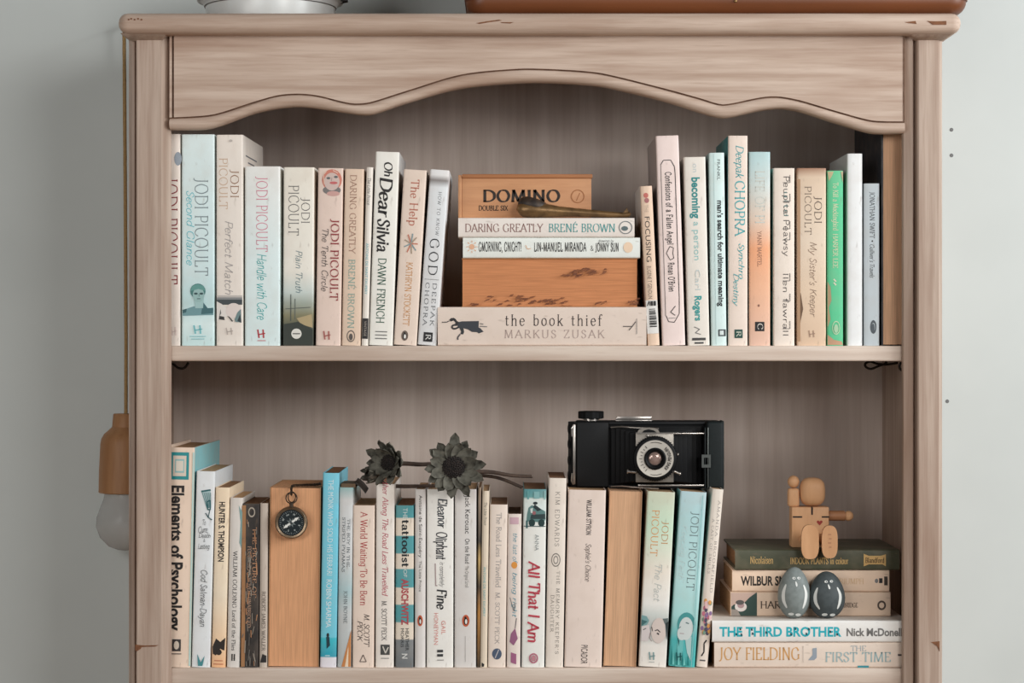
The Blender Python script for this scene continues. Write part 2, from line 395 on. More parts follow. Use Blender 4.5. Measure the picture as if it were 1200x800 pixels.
# wavy valance
OUT = [(198, 151), (236, 150.8), (260, 145.3), (300, 131), (340, 124.2), (367, 125.3), (407, 131.5), (425, 133.8), (440, 132), (480, 118.7), (540, 102.6), (606, 96.3), (645, 96), (690, 98.6), (720, 103.3), (780, 118), (820, 130.6), (842, 136.6), (856, 136.6), (899, 127.6), (931, 128.2), (978, 142.6), (1016, 154), (1035, 156), (1060.5, 155.6)]
INN = [(198, 138.7), (238, 136.6), (260, 132.5), (300, 119.5), (332, 111.6), (367, 112), (407, 121.3), (425, 122), (440, 119), (480, 106.3), (540, 88.5), (600, 82), (640, 81.8), (690, 84.8), (720, 90), (780, 105), (820, 116), (842, 122.6), (856, 122.4), (899, 114.2), (931, 117), (978, 130.5), (1016, 141), (1035, 143), (1060.5, 143.2)]
def curve_y(C, n=8):
    return _cr(C, n)
def at(C, x):
    for i in range(len(C) - 1):
        if C[i][0] <= x <= C[i + 1][0]: return C[i][1] + (C[i + 1][1] - C[i][1]) * (x - C[i][0]) / (C[i + 1][0] - C[i][0])
    return C[-1][1]
co, ci = curve_y(OUT), curve_y(INN)
xs = [198.6, 201.2, 201.6, 203.4, 203.8] + [206 + k * (1057 - 206) / 150 for k in range(151)] + [1057.6, 1058.2, 1059.8, 1060.2]
g = MB(); vv = []; FR = 4
for x in xs:
    i_, o_ = at(ci, x), at(co, x); gr = 3.2 if (201.4 < x < 203.6 or 1058 < x < 1060) else 0
    h_ = o_ - i_
    prof = [(39, 16), (39, FR + gr), (i_ - 1.1, FR + gr), (i_ - .3, FR + 3), (i_ + .6, FR + 2.4), (i_ + .18 * h_, FR - .8), (i_ + .5 * h_, FR - 1.8), (i_ + .8 * h_, FR - .6), (o_, FR + 4), (o_, 20)]
    for py, y in prof: vv.append((X(x, FR), y, Z(py, FR)))
n = 10; ff = []; fg = []
for i in range(len(xs) - 1):
    for j in range(n):
        q = [i * n + j, i * n + (j + 1) % n, (i + 1) * n + (j + 1) % n, (i + 1) * n + j]
        (fg if j in (2, 3) or 201.4 < xs[i] < 203.5 and j < 3 else ff).append(q)
ff += [list(range(n)), list(range((len(xs) - 1) * n, len(xs) * n))]
g.add(vv, ff, M_case_h); o0 = len(g.v) - len(vv)
i2 = g.mi(M_groove)
for q in fg: g.f.append(q); g.m.append(i2)
part(g, 'valance', 50)
def shelf(z, name='shelf'):
    g = MB(); g.box(IL, IR, 18, BACK, z - 18.2, z, M_shelf, 2.2, 3); part(g, name)
shelf(SH1); shelf(SH2)
for k in (1, 2): shelf(SH2 - 330 * k)
# iron shelf hooks under the upper shelf
M_iron = plain((52, 46, 42), 0.55, 0.7)
def hook(pts, r=1.5):
    g = MB(); g.tube([(X(a, y), y, Z(b, y)) for a, b, y in _c3(pts)], r, M_iron, 8); part(g, 'shelf_hook')
def _c3(pts, n=6):
    out = []
    for i in range(len(pts) - 1):
        p0 = pts[max(i - 1, 0)]; p1 = pts[i]; p2 = pts[i + 1]; p3 = pts[min(i + 2, len(pts) - 1)]
        for k in range(n):
            t = k / n
            out.append(tuple(0.5 * (2 * p1[a] + (p2[a] - p0[a]) * t + (2 * p0[a] - 5 * p1[a] + 4 * p2[a] - p3[a]) * t * t + (3 * p1[a] - p0[a] - 3 * p2[a] + p3[a]) * t ** 3) for a in range(3)))
    out.append(pts[-1]); return out
hook([(191, 424, 60), (202, 426, 60), (209, 431, 60), (216, 431, 60), (221, 424.5, 60)])
hook([(1039, 423, 90), (1037, 426, 90), (1029, 429, 90), (1021, 432, 88), (1015, 430, 88), (1014, 426, 89), (1020, 423.5, 91), (1028, 426, 92), (1038, 427, 92), (1052, 425, 92)])
hook([(1059, 424, 30), (1055, 426, 30), (1054, 430, 30), (1057, 434, 31), (1063, 433, 31)])

# ================================================================= BOOKS
def art_bt(g, kind, args, loc2, w, k, bulge):
    """printed ink on the spine, a hair in front of it. loc2(u, a) -> local x, z"""
    def yy(x): return -.16 - .05 * k
    def put(P, faces, col): g.add([(x, yy(x), z) for x, z in P], faces, ink(col))
    if kind == 'T':
        txt, u0, u1, a0, a1, col, sty = args
        vs_, fs, adv = letters(txt, sty); P = [loc2(u0 + (u1 - u0) * b, a0 + (a1 - a0) * a / adv) for a, b in vs_]
        put(P, fs, col)
    elif kind == 'U':           # upright words across a standing spine
        txt, u0, u1, a0, a1, col, sty = args
        vs_, fs, adv = letters(txt, sty); P = [loc2(u0 + (u1 - u0) * a / adv, a1 + (a0 - a1) * b) for a, b in vs_]
        put(P, fs, col)
    elif kind == 'R':
        u0, u1, a0, a1, col = args; put([loc2(u0, a0), loc2(u1, a0), loc2(u1, a1), loc2(u0, a1)], [[0, 1, 2, 3]], col)
    elif kind == 'P':
        pts, col = args; put([loc2(*p) for p in pts], [list(range(len(pts)))], col)
    elif kind == 'E':
        u, a, ru, ra, col = args
        c = [loc2(u + ru * math.cos(q * .3142), a + ra * math.sin(q * .3142)) for q in range(20)]; put(c, [list(range(20))], col)
    elif kind == 'O':           # ring
        u, a, ru, ra, th, col = args; n = 28
        c = [loc2(u + ru * f * math.cos(q * 6.2832 / n), a + ra * f * math.sin(q * 6.2832 / n)) for f in (1, 1 - th) for q in range(n)]
        put(c, [[q, (q + 1) % n, n + (q + 1) % n, n + q] for q in range(n)], col)
    elif kind == 'L':
        pts, wd, col = args; P = [loc2(*p) for p in pts]
        for i in range(len(P) - 1):
            dx, dz = P[i + 1][0] - P[i][0], P[i + 1][1] - P[i][1]; l = math.hypot(dx, dz) or 1; nx, nz = -dz / l * wd / 2, dx / l * wd / 2
            put([(P[i][0] - nx, P[i][1] - nz), (P[i + 1][0] - nx, P[i + 1][1] - nz), (P[i + 1][0] + nx, P[i + 1][1] + nz), (P[i][0] + nx, P[i][1] + nz)], [[0, 1, 2, 3]], col)
    elif kind == 'H':           # publisher's little letter with a swash
        u, a, ru, ra, col = args
        for q in ([(u - ru, a - ra), (u + ru, a - ra)], [(u - ru, a + ra), (u + ru, a + ra)], [(u, a - ra), (u, a + ra)]): pass
        art_bt(g, 'L', ([(u - ru, a - ra), (u - ru * .6, a + ra)], ra * .35, col), loc2, w, k, bulge)
        art_bt(g, 'L', ([(u + ru * .5, a - ra), (u + ru * .7, a + ra)], ra * .35, col), loc2, w, k, bulge)
        art_bt(g, 'L', ([(u - ru * .8, a + ra * .2), (u + ru * 1.1, a - ra * .1)], ra * .3, col), loc2, w, k, bulge)
    elif kind == 'G':           # oval emblem with a little bird
        u, a, ru, ra, c1, c2 = args
        art_bt(g, 'E', (u, a, ru, ra, c1), loc2, w, k, bulge); art_bt(g, 'E', (u, a + ra * .1, ru * .55, ra * .62, c2), loc2, w, k + 1, bulge)
        art_bt(g, 'E', (u + ru * .08, a + ra * .15, ru * .3, ra * .42, (235, 232, 226)), loc2, w, k + 2, bulge); art_bt(g, 'E', (u - ru * .1, a - ra * .5, ru * .3, ra * .2, c2), loc2, w, k + 1, bulge)
def u_shape(w, depth, r, t, bulge, flip=False, over=0):
    """outer and inner outline of a folded cover in plan: open at the back (or at the front when flipped)"""
    n = 5; out = [(-w / 2, depth)]
    for k in range(n + 1):
        a = math.pi / 2 * k / n; out.append((-w / 2 + r - r * math.cos(a), r - r * math.sin(a)))
    for k in range(1, 8):
        x = (-w / 2 + r) + (w - 2 * r) * k / 8; out.append((x, -bulge * (1 - (2 * x / w) ** 2) if bulge else 0))
    for k in range(n + 1):
        a = math.pi / 2 * (1 - k / n); out.append((w / 2 - r + r * math.cos(a), r - r * math.sin(a)))
    out.append((w / 2, depth)); inn = [(max(-w / 2 + t, min(w / 2 - t, x)), max(y, t) if 0 < i < len(out) - 1 else depth) for i, (x, y) in enumerate(out)]
    if flip: out = [(x, depth - y) for x, y in out]; inn = [(x, depth - y) for x, y in inn]
    return out, inn
def conform(g, gg, w, r, bulge):
    """cut the print along the spine's facets and lay it on them"""
    xs_ = [(-w / 2 + r) + (w - 2 * r) * k / 8 for k in range(9)]
    ys_ = [0] + [-bulge * (1 - (2 * x / w) ** 2) for x in xs_[1:-1]] + [0]
    bm = bmesh.new(); vv = [bm.verts.new(p) for p in gg.v]
    for f, m in zip(gg.f, gg.m):
        try: q = bm.faces.new([vv[i] for i in f]); q.material_index = m
        except ValueError: pass
    for x in xs_[1:-1]: bmesh.ops.bisect_plane(bm, geom=bm.verts[:] + bm.edges[:] + bm.faces[:], plane_co=(x, 0, 0), plane_no=(1, 0, 0), dist=1e-5)
    for v in bm.verts:
        x = min(max(v.co.x, xs_[0]), xs_[-1] - 1e-6); k = min(7, int((x - xs_[0]) / (xs_[1] - xs_[0]))); t = (x - xs_[k]) / (xs_[k + 1] - xs_[k])
        v.co.y += ys_[k] + (ys_[k + 1] - ys_[k]) * t
    bm.verts.index_update(); o = len(g.v); g.v += [tuple(v.co) for v in bm.verts]; im = [g.mi(m) for m in gg.mats]
    for f in bm.faces: g.f.append([o + v.index for v in f.verts]); g.m.append(im[f.material_index])
    bm.free()
def book(label, group, x0, x1, top, base, lean=0, col=(220, 216, 208), art=(), y=26, depth=135, yaw=0, kind='stand', reverse=False,
         hard=False, page=(196, 160, 124), z=None, side=None, bulge=.7, name='book', extra=None, page_art=(), fold=None, gap=.35):
    s = S(y)
    if kind == 'stand':
        zb = SH1 if base == 1 else SH2
        w = (x1 - x0) * s - 2 * gap; th = math.atan(lean * s / ((400 - top) * s - zb)); h = ((400 - top) * s - zb - abs(w * math.sin(th)) * .5) / math.cos(th)
        loc = ((X(x0, y) + X(x1, y)) / 2, y, zb + abs(math.sin(th)) * w / 2 + .05); rot = (0, th, yaw)
        def loc2(u, a): return ((u - .5) * w, (400 - a) * s - zb)
    else:
        w = base - .2; h = (x1 - x0) * s; zb = z
        loc = (X(x1, y), y, z + w / 2 + .1); rot = (0, -math.pi / 2, yaw)
        def loc2(u, a): return ((u - .5) * w, h - (a - x0) * s)
    r = thing(name, label, 'book', loc, rot, group)
    t = 2.2 if hard else .7; rad = min(2.2, w * .2); g = MB()
    cm = cover_mat(col, h * U)
    out, inn = u_shape(w, depth, rad, t, bulge, reverse); n = len(out)
    lo, hi = (0, h)
    v = [(x, yq, lo) for x, yq in out] + [(x, yq, lo) for x, yq in inn] + [(x, yq, hi) for x, yq in out] + [(x, yq, hi) for x, yq in inn]
    f = []
    for i in range(n - 1):
        f += [[i, i + 1, 2 * n + i + 1, 2 * n + i], [n + i, n + i + 1, 3 * n + i + 1, 3 * n + i], [i, i + 1, n + i + 1, n + i], [2 * n + i, 2 * n + i + 1, 3 * n + i + 1, 3 * n + i]]
    for i in (0, n - 1): f.append([i, n + i, 3 * n + i, 2 * n + i])
    g.add(v, f, cm)
    if side:                    # cover boards in another colour than the spine
        i3 = g.mi(cover_mat(side, h * U))
        for q, fc in enumerate(g.f):
            if all(abs(abs(g.v[k][0]) - w / 2) < .05 for k in fc): g.m[q] = i3
    if not reverse:
        gg = MB()
        for k, (kd, *a) in enumerate(art): art_bt(gg, kd, a, loc2, w, k, bulge)
        if gg.f: conform(g, gg, w, rad, bulge)
    g.build('cover', r)
    g = MB(); ins = 3.5 if hard else .9
    if reverse:
        nn = 9; xs_ = [-w / 2 + t + .15 + (w - 2 * t - .3) * k / (nn - 1) for k in range(nn)]
        pts = [(x, 1.5 + (.8 if not hard else 2.5) * (2 * x / w) ** 2 * -1 + 1.2 + .35 * math.sin(x * 1.7)) for x in xs_] + [(w / 2 - t - .15, depth - t - .5), (-w / 2 + t + .15, depth - t - .5)]
        g.prism(pts, 'z', ins * .4, h - ins, pages(page))
        for k, (kd, *a) in enumerate(page_art):
            gg = MB(); art_bt(gg, kd, a, loc2, w, k, 0)
            g.add([(p[0], p[1] + 1.3, p[2]) for p in gg.v], gg.f, gg.mats[0])
    else:
        g.box(-w / 2 + t + .15, w / 2 - t - .15, t + .6, depth - (3 if hard else .8), ins * .4, h - ins, pages(page))
    g.build('page_block', r)
    if extra: extra(r, w, h, s)
    return r
W_ = (222, 220, 214); CR = (216, 204, 190); AQ = (200, 220, 220); PK = (218, 200, 192)
TAN = (188, 152, 128); BK = (40, 38, 38); GR = (128, 126, 124); TEAL = (70, 168, 172); RED = (150, 44, 48)
UP, LOW = 'upright books on the upper shelf', 'upright books on the lower shelf'
MID, RP = 'books lying in the middle stack', 'books lying in the corner pile'

def face(u, a, ru, ra, skin, hair, body=None):
    o = []
    if body: o.append(('P', [(u - ru * 1.9, a + ra * 2.1), (u - ru * 1.2, a + ra * 1.1), (u + ru * 1.2, a + ra * 1.1), (u + ru * 1.9, a + ra * 2.1)], body))
    o += [('E', u, a - ra * .25, ru * 1.15, ra * 1.05, hair), ('E', u, a + ra * .1, ru * .85, ra * .85, skin)]
    o += [('E', u + q * ru * .35, a - ra * .02, ru * .16, ra * .08, BK) for q in (-1, 1)] + [('L', [(u - ru * .25, a + ra * .55), (u + ru * .25, a + ra * .55)], .7, (120, 70, 70)), ('L', [(u, a + ra * .05), (u + ru * .1, a + ra * .32)], .5, hair)]
    return o
def _side_print(r, w, h):
    cov = [c for c in r.children if c.name.startswith('cover')][0]
    g = MB(); vs_ = []
    for k, (a0, a1, z) in enumerate(((22, 110, 22), (40, 90, 29), (30, 60, 46))):
        g.box(w / 2 - .05, w / 2 + .15, a0, a1, h - z - 1.6, h - z, ink((110, 110, 116)))
    for k in range(14):
        a = 30 + k * 4.2; g.box(w / 2 - .05, w / 2 + .15, a, a + (1.2 if k % 3 else 2.4), h - 62, h - 50, ink(BK))
    g.build('back_cover_print', r)
# --- upper shelf
book('cream book tucked against the side, part of its red serif title hidden behind the post', UP, 175, 211.5, 157, 1, 0, (222, 212, 202),
     [('T', 'JODI PICOULT', .36, .9, 208, 333, (138, 40, 46), 'light'), ('E', .93, 186, .12, 8, (150, 160, 170)), ('H', .8, 388, .08, 5, PK)], depth=150)
book('pale aqua book with a small photo of a woman low on the spine', UP, 212.5, 251.5, 157.5, 1, 0, [(0, (186, 212, 212)), (.1, (206, 226, 226)), (.2, (176, 206, 208)), (.35, (196, 216, 218)), (1, (206, 220, 220))],
     [('T', 'JODI PICOULT', .42, .8, 209, 323, (126, 140, 144), 'light'), ('T', 'Second Glance', .16, .38, 223, 310, (96, 188, 198), 'hand'),
      ('P', [(.03, 370), (.03, 364), (.2, 361), (.36, 359), (.66, 357), (.8, 361), (.97, 362), (.97, 369)], (110, 150, 156)), ('P', [(.03, 367), (.03, 363), (.16, 361.5), (.14, 366)], (52, 92, 98)), ('P', [(.6, 368), (.66, 354), (.8, 361), (.97, 360.5), (.97, 367)], (62, 104, 110)), ('P', [(.38, 347), (.68, 347), (.66, 361), (.42, 361)], (158, 192, 192)),
      ('E', .5, 341, .235, 8.8, (70, 120, 118)), ('E', .52, 345.5, .175, 8.5, (150, 184, 182)), ('P', [(.27, 341), (.32, 335), (.5, 332.8), (.68, 335), (.74, 341), (.52, 338.5)], (96, 150, 144)), ('E', .44, 344, .06, 1.2, (50, 76, 80)), ('E', .61, 344, .06, 1.2, (50, 76, 80)), ('L', [(.48, 350), (.58, 350)], .9, (70, 90, 94)), ('L', [(.53, 344.5), (.55, 347.5)], .6, (96, 130, 130))] +
     [('H', .5, 386, .12, 5, (120, 190, 196)), ('L', [(.25, 394), (.75, 394)], 1, (150, 200, 204)), ('L', [(.3, 397), (.7, 397)], 1, (150, 200, 204))], depth=150)
book('tall cream book with a bowed cover and black and white photo near its foot', UP, 253, 285, 158, 1, 0, (220, 212, 202),
     [('T', 'PICOULT', .12, .42, 185, 245, (206, 176, 150), 'light'), ('T', 'JODI', .55, .84, 199, 232, (150, 112, 84), 'light'), ('T', 'Perfect Match', .34, .62, 258, 345, (168, 162, 160), 'hand'),
      ('R', .02, .98, 346, 348.5, (190, 184, 178)), ('R', .02, .98, 348.5, 351, (132, 134, 134)), ('R', .02, .98, 351, 357, (62, 70, 74)), ('P', [(.02, 353), (.2, 356), (.38, 360), (.45, 370), (.02, 376)], (228, 222, 216)), ('E', .66, 364, .3, 9, (224, 212, 206)), ('P', [(.16, 362), (.19, 367), (.12, 371)], (90, 92, 92)), ('P', [(.12, 370), (.3, 371), (.32, 375), (.1, 374)], (52, 50, 50)), ('P', [(.42, 370), (.5, 371), (.64, 376), (.6, 377)], (76, 72, 70)), ('P', [(.7, 374), (.8, 366), (.93, 362), (.95, 378), (.72, 377)], (110, 134, 136)), ('P', [(.8, 376), (.9, 368), (.95, 378)], (52, 62, 66)),
      ('H', .5, 388, .12, 4, (190, 180, 172)), ('E', .55, 165, .06, 1.5, (190, 182, 174))], depth=162, yaw=-.03,
     extra=lambda r, w, h, s: _side_print(r, w, h))
book('white book with pink lettering above teal handwriting and a small red emblem', UP, 286.5, 328.5, 195, 1, 0, [(0, (206, 222, 222)), (.5, (212, 226, 226)), (1, (222, 222, 218))],
     [('T', 'JODI PICOULT', .34, .64, 207, 295, (212, 130, 150), 'light'), ('T', 'Handle with Care', .36, .62, 297, 374, (44, 168, 168), 'hand'), ('H', .47, 391, .1, 5, (182, 52, 60)), ('L', [(.36, 399), (.6, 399)], 1, (200, 120, 124))], depth=145, yaw=-.026)
book('white book with a misty dark landscape and white roundel at its foot', UP, 331, 367.5, 196, 1, 1, [(0, (58, 62, 56)), (.1, (70, 76, 66)), (.17, (124, 120, 92)), (.24, (150, 160, 150)), (.3, (190, 200, 196)), (.42, (224, 220, 210)), (1, (224, 218, 206))],
     [('T', 'PICOULT', .18, .5, 217, 276, (110, 108, 106), 'light'), ('T', 'JODI', .6, .86, 232, 262, (110, 108, 106), 'light'), ('T', 'Plain Truth', .42, .62, 293, 343, (96, 124, 132), 'hand'),
      ('L', [(.26, 345), (.26, 376)], 1, (70, 80, 76)), ('L', [(.4, 350), (.4, 374)], .8, (90, 100, 96)), ('L', [(.08, 362), (.9, 360)], .8, (90, 96, 90)), ('P', [(.45, 373), (.95, 368), (.98, 384), (.6, 380)], (176, 158, 120)), ('P', [(0.02, 380), (.5, 377), (.98, 386), (.98, 404), (.02, 404)], (52, 58, 52)),
      ('E', .45, 391, .17, 6, (226, 224, 216)), ('L', [(.33, 391), (.57, 391)], 1.2, (70, 70, 66))], depth=138, yaw=-.022)
book('pinkish book with a tinted portrait at its head and dark red title', UP, 369.5, 399.5, 197, 1, 3, (216, 196, 184),
     [('E', .56, 211, .4, 12.5, (206, 128, 110)), ('E', .56, 223, .36, 5.5, (122, 118, 116)), ('E', .62, 227, .26, 3, (204, 160, 152)), ('E', .56, 213, .31, 10.5, (208, 186, 178)), ('E', .42, 209, .08, 1.4, (96, 100, 100)), ('E', .72, 207.5, .08, 1.4, (96, 100, 100)), ('E', .63, 214.5, .16, 1.6, (196, 104, 104)), ('L', [(.56, 208), (.54, 212.5)], .6, (160, 140, 134)), ('L', [(.26, 216), (.22, 205), (.34, 201)], 1.2, (226, 190, 170)), ('L', [(.6, 200), (.8, 203)], 1, (226, 196, 180)),
      ('T', 'JODI PICOULT', .56, .86, 257, 352, (150, 62, 64), 'serif'), ('T', 'The Tenth Circle', .2, .44, 267, 341, (60, 54, 54), 'hand'), ('H', .45, 393, .13, 5, (176, 108, 100))], depth=132, yaw=-.016)
book('slim beige book with brown capitals, beside the tinted portrait book', UP, 400, 423, 198, 1, 4, (214, 190, 170),
     [('T', 'DARING GREATLY', .3, .62, 205, 297, (170, 134, 116), 'serif'), ('T', 'BRENÉ BROWN', .3, .62, 304, 385, (150, 172, 160), 'serif'), ('O', .48, 394, .22, 7, .2, (110, 100, 92)), ('E', .48, 395, .1, 4, (90, 84, 80))], depth=132)
book('very thin white booklet squeezed beside the big black brush title', UP, 423.5, 431.5, 196, 1, 6, (220, 214, 204),
     [('T', 'The Little Prince', .2, .7, 208, 240, BK, 'hand'), ('T', 'ANTOINE DE SAINT EXUPERY', .25, .65, 285, 345, (96, 180, 190), 'sans'), ('R', 0.05, .95, 373, 397, (34, 32, 34)), ('T', 'VINTAGE', .3, .7, 376, 394, (170, 160, 150), 'sans')], depth=125, gap=.2)
book('tall white book with a large playful black title in brush letters', UP, 432, 460.5, 178, 1, 8, (226, 224, 216),
     [('T', 'Oh', .4, .72, 190, 207, BK, 'brush'), ('T', 'Dear', .22, .72, 208, 254, BK, 'brush'), ('T', 'Silvia', .2, .68, 257, 295, BK, 'brush'), ('T', 'DAWN FRENCH', .28, .6, 303, 379, (54, 92, 76), 'serif'),
      ('T', 'PENGUIN', .2, .8, 0, 0, BK, 'serif')][:4] + [('L', [(.25, q), (.75, q)], 1.2, (120, 120, 118)) for q in (389, 393, 397)], depth=150, side=(180, 178, 176))
book('cream book with orange lettering and a flower sketch, leaning on the brush title book', UP, 461, 488.5, 199, 1, 12, (218, 200, 186),
     [('T', 'The Help', .36, .7, 211, 265, (188, 118, 98), 'serif'), ('T', 'KATHRYN STOCKETT', .36, .62, 308, 382, (206, 150, 96), 'serif'), ('G', .46, 394, .15, 6, (110, 96, 86), BK)] +
     [('L', [(.5, 286), (.5 + .3 * math.cos(q * .7), 286 + 12 * math.sin(q * .7))], 1.4, ((196, 120, 96), (126, 150, 156), (168, 150, 130))[q % 3]) for q in range(9)], depth=132)
book('grey white book leaning furthest, spaced black capitals and black square emblem', UP, 489, 512, 199, 1, 15, [(0, (206, 206, 206)), (.9, (214, 216, 218)), (.94, (120, 116, 116)), (.97, (220, 220, 220)), (1, (220, 220, 220))],
     [('T', 'HOW TO KNOW', .52, .68, 225, 276, (90, 92, 96), 'wide'), ('T', 'GOD', .28, .74, 280, 323, (34, 36, 40), 'wide'), ('T', 'DEEPAK', .58, .78, 332, 382, (90, 92, 96), 'wide'), ('T', 'CHOPRA', .2, .4, 332, 382, (90, 92, 96), 'wide'), ('R', .28, .76, 390, 401, (36, 36, 38)), ('T', 'R', .4, .66, 392.5, 398.5, (220, 220, 216), 'serif'), ('L', [(.12, 328), (.88, 328)], .5, GR)], depth=140, side=(206, 208, 210))
# --- middle stack (lying)
sz = SH1
def lay(label, group, x0, x1, y, pt, pb, col, art, depth=140, **k):
    global sz
    t = (pb - pt) * S(y); r = book(label, group, x0, x1, 0, t, 0, col, art, y=y, depth=depth, kind='lie', z=sz, **k); sz += t; return r
def fig(P): return [(1 - (362 + b / 17.14 - 359.5) / 45.5, 518 + a / 17.14) for a, b in P]
THIEF = [('T', 'the book thief', .52, .8, 592, 705, (64, 56, 54), 'wide'), ('T', 'MARKUS ZUSAK', .2, .4, 591, 708, (176, 156, 148), 'wide'),
     ('P', fig([(330, 262), (400, 245), (740, 240), (735, 370), (770, 385), (835, 455), (740, 490), (700, 465), (600, 460), (520, 410), (430, 385), (340, 380), (300, 320)]), (56, 60, 66)), ('P', fig([(150, 210), (185, 180), (240, 175), (280, 205), (300, 240), (345, 262), (310, 320), (262, 310), (270, 270), (235, 230), (180, 250), (155, 235)]), (46, 44, 46)),
     ('L', fig([(300, 320), (235, 320), (200, 345), (200, 375), (235, 398), (285, 390), (330, 365)]), 2.1, (46, 46, 48)), ('P', fig([(345, 375), (430, 385), (445, 460), (425, 510), (370, 505), (385, 450)]), (52, 56, 58)), ('L', fig([(365, 505), (315, 570), (318, 620)]), 1.7, (90, 84, 86)), ('L', fig([(150, 235), (95, 262), (0, 265)]), 1, (70, 66, 66)), ('L', fig([(760, 290), (830, 305)]), 1, (110, 108, 106)), ('L', fig([(760, 345), (905, 355)]), 1, (120, 116, 114)),
     ('L', [(.5, 730), (.5, 741), (.62, 745)], 1, (90, 84, 82)), ('L', [(.4, 737), (.5, 741)], 1, (90, 84, 82)), ('L', [(.3, 746), (.7, 746)], .7, GR)]
lay('wide cream book at the bottom of the middle stack with a dark figure silhouette', MID, 513, 757.5, 25, 359.5, 405, (212, 196, 184), THIEF, 155)
mk = []
rr = random.Random(3)
for cx_, cu, n_, wd in ((625, .09, 18, 38), (610, .2, 10, 10), (646, .13, 12, 16), (690, .74, 22, 22), (672, .68, 9, 9), (742, .1, 10, 10), (555, .06, 5, 6), (702, .1, 6, 5), (576, .18, 4, 8)):
    for k in range(n_):
        a = cx_ + rr.gauss(0, wd * .55); u = cu + rr.gauss(0, .035)
        mk.append(('P', [(max(.02, u - .015 - rr.random() * .03), a - 1 - rr.random() * 4), (u + .02 * rr.random(), a - 1), (u + .03 * rr.random(), a + 1 + rr.random() * 4), (max(.02, u - .03 * rr.random()), a + 2)], (132, 78, 46) if k % 2 else (116, 66, 40)))
lay('thick book with foxed tan page edges facing out in the middle stack', MID, 541, 747, 29, 301.6, 358.6, (178, 120, 70), (), 150, reverse=True, page=(210, 142, 98), page_art=mk)
lay('white book with black hand lettering lying on the foxed tan pages', MID, 542.5, 750, 27, 277.2, 301.6, (218, 222, 216),
    [('T', 'GMORNING, GNIGHT!', .34, .76, 561, 611, BK, 'fat'), ('T', 'LIN-MANUEL MIRANDA', .34, .74, 626, 687, BK, 'fat'), ('T', '&', .36, .6, 692, 695.5, BK, 'stroke'), ('T', 'JONNY SUN', .34, .72, 698, 725, BK, 'fat'), ('T', 'drawings by', .78, .9, 701, 719, BK, 'hand'),
     ('E', .55, 553, .14, 3.2, (226, 178, 146)), ('E', .52, 736, .26, 5.5, (236, 208, 180)), ('L', [(.62, 616), (.44, 618), (.46, 622)], 1, (220, 180, 150))] + [('L', [(.55 + .2 * math.cos(q * .785), 553 + 4.2 * math.sin(q * .785)), (.55 + .3 * math.cos(q * .785), 553 + 6.5 * math.sin(q * .785))], .8, (220, 160, 120)) for q in range(8)], 140)
lay('pale book beneath the domino box with brown and teal capitals', MID, 537, 743.5, 26, 254.2, 277.2, (220, 212, 204),
    [('T', 'DARING GREATLY', .28, .68, 545, 636, (146, 112, 106), 'serif'), ('T', 'BRENÉ BROWN', .28, .68, 643, 721, (92, 160, 160), 'serif'), ('O', .5, 733, .34, 8, .14, (120, 124, 124)), ('E', .45, 732, .12, 4, (96, 110, 112))], 132)
STACK_TOP = sz
# --- upper shelf, other side of the stack
book('short tan book with black sans capitals and a barcode sticker', UP, 758.5, 773.5, 218, 1, -9, (216, 190, 168),
     [('T', 'FOCUSING', .26, .68, 254, 307, (44, 40, 40), 'sans'), ('T', 'EUGENE T GENDLIN', .26, .6, 312, 350, (110, 96, 88), 'sans'), ('E', .45, 229, .2, 3, (196, 110, 100)), ('E', .5, 235, .2, 3, (170, 110, 110)), ('T', 'THE', .3, .6, 240, 249, (190, 170, 150), 'sans'),
      ('R', 0.02, .98, 352, 391, (226, 224, 220))] + [('R', .25, .85, 362 + q * 2, 363 + q * 2 + (q % 3) * .35, BK) for q in range(11)] + [('L', [(.12, 358.5), (.3, 352.8), (.32, 358)], .9, BK), ('R', .4, .6, 353, 358.5, BK), ('R', .66, .86, 353, 358.5, BK)], depth=112, gap=.5, side=(206, 200, 194))
book('tall pale pink book with its black title framed by a thin line and heart', UP, 776, 803.5, 159, 1, -8, (224, 206, 200),
     [('T', 'Confessions of a Fallen Angel', .36, .62, 202, 287, BK, 'fat'), ('T', 'Ronan O\'Brien', .36, .62, 308, 342, BK, 'fat'), ('L', [(.18, 193), (.3, 188), (.62, 188), (.78, 196), (.8, 208), (.8, 350), (.78, 368), (.55, 378), (.3, 377), (.2, 370)], .9, (60, 54, 54)), ('L', [(.18, 193), (.18, 370)], .7, (110, 100, 98)),
      ('L', [(.3, 297), (.46, 289), (.62, 291), (.58, 297), (.62, 303), (.46, 305), (.3, 297)], .8, (60, 54, 54)), ('L', [(.62, 359), (.4, 366), (.6, 370)], .9, BK), ('L', [(.3, 373), (.6, 373)], .7, GR)], depth=155, side=(168, 156, 150))
book('off white book with teal sans lettering beside the framed pink title', UP, 806, 832, 184, 1, -5, (220, 214, 204),
     [('T', 'on', .4, .64, 192, 202, (190, 200, 200), 'sans'), ('T', 'becoming', .34, .72, 208, 256, (48, 138, 138), 'sansb'), ('T', 'a person', .38, .68, 260, 305, (150, 196, 194), 'sans'), ('T', 'Carl', .4, .64, 316, 340, (196, 206, 204), 'sans'), ('T', 'Rogers', .36, .68, 347, 376, (60, 156, 154), 'sansb'),
      ('L', [(.3, 383), (.55, 386), (.35, 390), (.6, 392)], 1, GR), ('R', .2, .82, 396, 399, (70, 68, 68)), ('R', .3, .72, 401, 403, (70, 68, 68))], depth=132)
